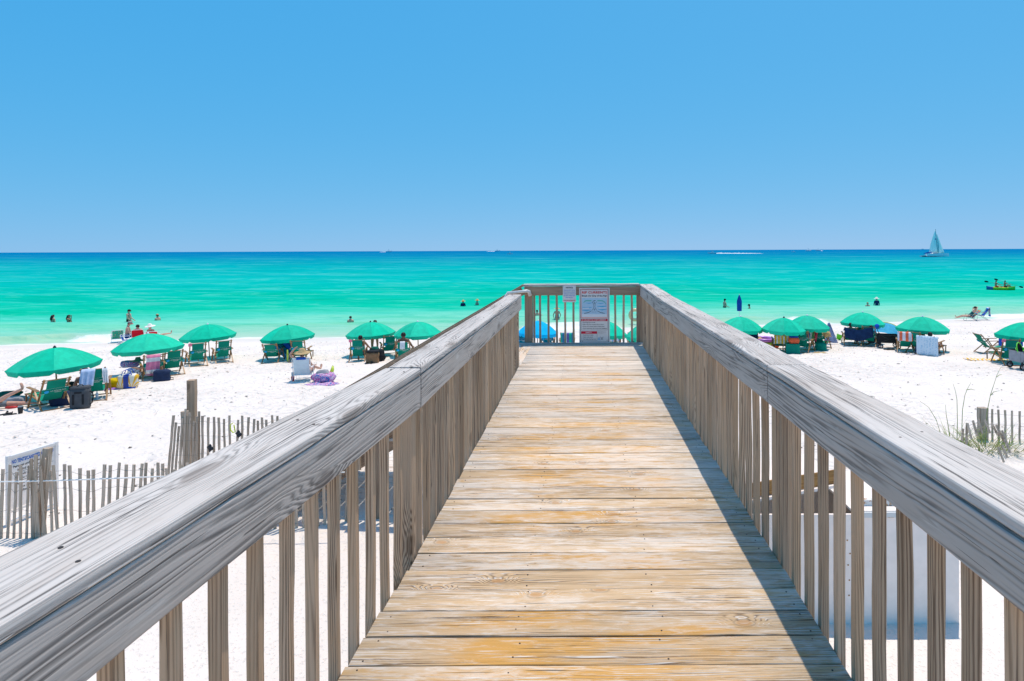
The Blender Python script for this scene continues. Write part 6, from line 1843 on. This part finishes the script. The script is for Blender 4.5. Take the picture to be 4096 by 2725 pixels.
# ================================================================== BOATS
M['gel'] = plain('white_gelcoat', (.78, .78, .78), .3, .5, var=.03)
M['sail'] = cloth('pale_aqua_sail', (.72, .93, .91), var=.04, trans=.55)
M['sail_teal'] = cloth('teal_jib', (.22, .62, .66), var=.08, trans=.6)
M['glass_dark'] = plain('dark_glass', (.03, .05, .07), .15, .6)
M['kayak_green'] = plain('kayak_green', (.10, .52, .04), .35, .5); M['kayak_yellow'] = plain('kayak_yellow', (.70, .62, .02), .35, .5); M['kayak_blue'] = plain('kayak_blue', (.01, .12, .42), .35, .5)
M['foam'] = plain('wake_foam', (.80, .82, .82), .9, .1)
def hull_mesh(L, B, D, bow=.35, n=14, sheer=.15, z0=-.3, fine=1.0):
    rows = []
    for i in range(n + 1):
        t = i / n; x = -L / 2 + L * t
        w = B / 2 * (1 - max(0, (t - (1 - bow)) / bow) ** 2.2) * (.82 + .18 * min(1, t * 4)); w = max(w, .01)
        top = D * (1 + sheer * max(0, t - .4) ** 1.5 * 3)
        rows.append([V((x + .25 * D * max(0, t - .8), -w, top)), V((x, -w * .86, D * .3)), V((x, -w * .35, z0)), V((x, w * .35, z0)), V((x, w * .86, D * .3)), V((x + .25 * D * max(0, t - .8), w, top))])
    m = MB(); m.quad_grid(rows, cyc_v=True)
    m.f.append(tuple(range(6)))
    return m
# sailing catamaran
p = wp(3738, 1028)
sc = p.y / F     # metres per photo pixel at its distance
cat_ = empty('sailing_catamaran', (p.x, p.y, 0), math.radians(6), 'white sailing catamaran with pale aqua sails near the horizon on the right', 'sailboat')
LB = 96 * sc
cat_.rotation_euler.x = math.radians(-11)
for sy in (-1, 1):
    o = put('hull', hull_mesh(LB, LB * .10, LB * .10, bow=.45), M['gel'], cat_); o.location = (0, sy * LB * .2, 0)
put('deck', MB().box((-LB * .08, 0, LB * .085), (LB * .62, LB * .44, LB * .035)), M['gel'], cat_)
put('cabin', rbox(LB * .34, LB * .34, LB * .05, 0, taper=.25), M['gel'], cat_, True).location = (-LB * .06, 0, LB * .10)
put('cabin_window', MB().box((-LB * .06, -LB * .171, LB * .125), (LB * .24, LB * .01, LB * .018)), M['glass_dark'], cat_)
put('canopy', MB().box((-LB * .28, 0, LB * .175), (LB * .16, LB * .30, LB * .018)), C['royal_fabric'], cat_)
for sx in (-1, 1): put('canopy_post', MB().tube([(-LB * .28 + sx * LB * .07, -LB * .13, LB * .10), (-LB * .28 + sx * LB * .07, -LB * .13, LB * .17)], LB * .004, 5), M['grey_tube'], cat_)
mh = 106 * sc
put('mast', MB().tube([(LB * .16, 0, LB * .1), (LB * .215, 0, mh + LB * .08)], LB * .008, 8), M['grey_tube'], cat_)
put('boom', MB().tube([(LB * .16, 0, LB * .19), (-LB * .22, 0, LB * .175)], LB * .007, 6), M['grey_tube'], cat_)
def sail(name, A, B, T, belly, mat, n=12):
    rows = []
    for i in range(n + 1):
        t = i / n
        a, b = V(A).lerp(V(T), t), V(B).lerp(V(T), t)
        b = b + V((-.035 * LB * math.sin(math.pi * t), 0, 0)) if name == 'mainsail' else b
        rows.append([a.lerp(b, q) + V((0, belly * math.sin(math.pi * q) * (1 - t), 0)) for q in [j / 8 for j in range(9)]])
    return put(name, thick(rows, (0, 1, 0), .02), mat, cat_, True)
ms = sail('mainsail', (LB * .165, 0, LB * .20), (-LB * .22, 0, LB * .19), (LB * .21, 0, mh + LB * .06), -LB * .05, M['sail'])
jb = sail('jib', (LB * .48, 0, LB * .13), (LB * .13, -LB * .02, LB * .16), (LB * .235, 0, mh * .94), -LB * .06, M['sail'])
put('leech_band', thick([[V((LB * .13, -LB * .05, LB * .16)).lerp(V((LB * .232, 0, mh * .94)), t) + V((q * LB * .05 * (1 - t), -LB * .05 * math.sin(math.pi * t) , 0)) for q in (0, 1)] for t in [i / 10 for i in range(11)]], (0, 1, 0), .02), M['sail_teal'], jb, True)
em_ = put('sail_emblem', MB().lathe([(0, .01), (LB * .025, .01), (LB * .026, 0)], 16, (LB * .135, -LB * .03, mh * .68), Matrix.Rotation(math.radians(90), 3, 'X')), M['closed_blue'], ms)
for i in range(3):
    pp_ = put('battens', MB().tube([V((LB * (.17 + .012 * i), -.05 * LB, mh * (.30 + .17 * i))), V((LB * (-.10 + .085 * i), -.06 * LB, mh * (.295 + .17 * i)))], LB * .002, 4), M['grey_tube'], ms) if False else None
wk = put('wake', thick([[V((-LB * .5 - LB * .12 * i / 6, LB * (.26 - .52 * j / 4) + 0, .03 + .04 * math.sin(i * 2.1 + j))) for j in range(5)] for i in range(7)], (0, 0, -1), .05), M['foam'], cat_); wk['kind'] = 'stuff'

def motorboat(u, v, wpx, yaw, label, tower=True, wake=0, cabin=.36):
    """small sport boat, wpx photo pixels long; bow towards local +x"""
    p = wp(u, v); s = p.y / F; L = wpx * s
    r = empty('motor_boat', (p.x, p.y, 0), math.radians(yaw), label, 'motor boat', 'distant motor boats near the horizon')
    put('hull', hull_mesh(L, L * .26, L * .13, bow=.5, sheer=.5), M['gel'], r)
    put('cabin', rbox(L * cabin, L * .20, L * .11, 0, taper=.2), M['gel'], r, True).location = (-L * .04, 0, L * .12)
    put('windscreen', MB().box((-L * .04 + L * cabin * .42, 0, L * .20), (L * .015, L * .16, L * .05), Matrix.Rotation(-.4, 3, 'Y')), M['glass_dark'], r)
    if tower:
        for sx in (-1, 1): put('tower_leg', MB().tube([(-L * .05 + sx * L * .09, -L * .07, L * .2), (-L * .05 + sx * L * .06, -L * .06, L * .40)], L * .008, 5), M['grey_tube'], r)
        put('tower_top', MB().box((-L * .05, 0, L * .41), (L * .22, L * .18, L * .025)), M['gel'], r)
    if wake:
        W_ = wake * s
        rr = random.Random(int(u))
        rows = []
        for i in range(41):
            t = i / 40
            hw = L * (.10 + .10 * t) * rr.uniform(.5, 1.2); z = L * .09 * (1 - t) ** .6 * rr.uniform(.6, 1.3) + .02
            rows.append([V((-L * .45 - W_ * t, -hw, -.02)), V((-L * .45 - W_ * t, -hw * .4, z)), V((-L * .45 - W_ * t, hw * .4, z * .8)), V((-L * .45 - W_ * t, hw, -.02))])
        o = put('wake', MB().quad_grid(rows), M['foam'], r, True); o['kind'] = 'stuff'
    return r
motorboat(1556, 1008.6, 24, 3, 'white fishing boat with a tall tower on the horizon left of the railing', True, 26)
motorboat(1990, 1006.2, 22, 4, 'white boat trailing a thin wake on the horizon just left of the end railing', True, 34)
motorboat(2040, 1017, 24, -5, 'white centre console boat lying nearer than the others, left of the end railing', True, 0, .2)
motorboat(2848, 1015, 34, 180, 'white speedboat heading left with a long foaming wake', True, 190, .25)
motorboat(3174, 1009, 16, 170, 'tiny white boat between the long wake and the two larger boats', True, 0)
motorboat(3234, 1005, 26, 10, 'white cabin boat on the horizon, left one of a close pair', True, 0, .45)
motorboat(3272, 1004, 22, 185, 'white boat right of the cabin boat, on the horizon', True, 10, .45)
motorboat(3690, 998.2, 12, 5, 'tiny white boat on the horizon left of the sailing catamaran', True, 0)

# tandem kayak with two paddlers
p = wp(4003, 1158); s = p.y / F
Lk = 104 * s
ky = empty('kayak', (p.x, p.y, 0), math.radians(-10), 'yellow, green and blue tandem kayak with two paddlers on the right', 'kayak')
def kay(x0, x1, mat, name):
    rows = []
    for i in range(9):
        t = x0 + (x1 - x0) * i / 8
        e = max(.05, 1 - abs(2 * t - 1) ** 2.4)
        x = (t - .5) * Lk; w = .40 * e; z = .30 + .16 * abs(2 * t - 1) ** 2.5
        rows.append([V((x, -w * .9, z)), V((x, -w, z - .12)), V((x, -w * .5, -.12)), V((x, w * .5, -.12)), V((x, w, z - .12)), V((x, w * .9, z)), V((x, 0, z - .06 * e))])
    m = MB().quad_grid(rows, cyc_v=True)
    m.f.append(tuple(range(7))); m.f.append(tuple(8 * 7 + q for q in range(7)))
    return put(name, m, mat, ky, True, weld=False)
kay(0, .20, M['kayak_blue'], 'stern'); kay(.2005, .72, M['kayak_yellow'], 'hull'); kay(.7205, 1, M['kayak_green'], 'bow')
for i, (f, lab, cl, arms) in enumerate(((-.17, 'rear paddler in red shorts in the tandem kayak', 'red_shorts', [((-.5, .5, -.6), (-.2, .9, .2)), ((.4, .6, -.6), (0, .9, -.1))]), (.14, 'front paddler in dark shorts in the tandem kayak', 'dark_shorts', [((-.5, .5, -.5), (-.1, .9, .3)), ((.5, .6, -.6), (.1, .9, 0))]))):
    R = Matrix.Rotation(ky.rotation_euler.z, 3, 'Z')
    q = ky.location + R @ V((f * Lk, 0, .20))
    person(q, -100, lab, pelvis=(0, 0, .16), torso=(0, .02, 1), head=(0, .1, 1), arms=arms, legs=[((-.14, 1, .35), (0, 1, -.42)), ((.14, 1, .35), (0, 1, -.42))], skin='tan', hair='dark', clothes=[('trunks', cl)], sc=1.05)
    pd = empty('kayak_paddle', q + V((.55, -.02, .62 if i == 0 else .66)), math.radians((-10, -10)[i]), ('paddle of the rear paddler, black blades, tilted', 'paddle of the front paddler, black blades, one in the water')[i], 'paddle')
    A, B = (V((-1.35, .1, .14)), V((.75, -.1, -.30))) if i == 0 else (V((-1.25, .1, .35)), V((1.15, -.1, -.45)))
    put('shaft', MB().tube([A, B], .018, 6), M['grey_tube'], pd)
    for E, D_ in ((A, (A - B).normalized()), (B, (B - A).normalized())):
        rows = [[E + D_ * (.48 * t) + V((0, 0, 1)).cross(D_).cross(D_) * (w * s_) for s_ in (-1, 1)] for t, w in ((-.05, .02), (.15, .09), (.6, .115), (.9, .08), (1, .03))]
        put('blade', thick(rows, (0, 1, 0), .02), M['rubber'], pd)
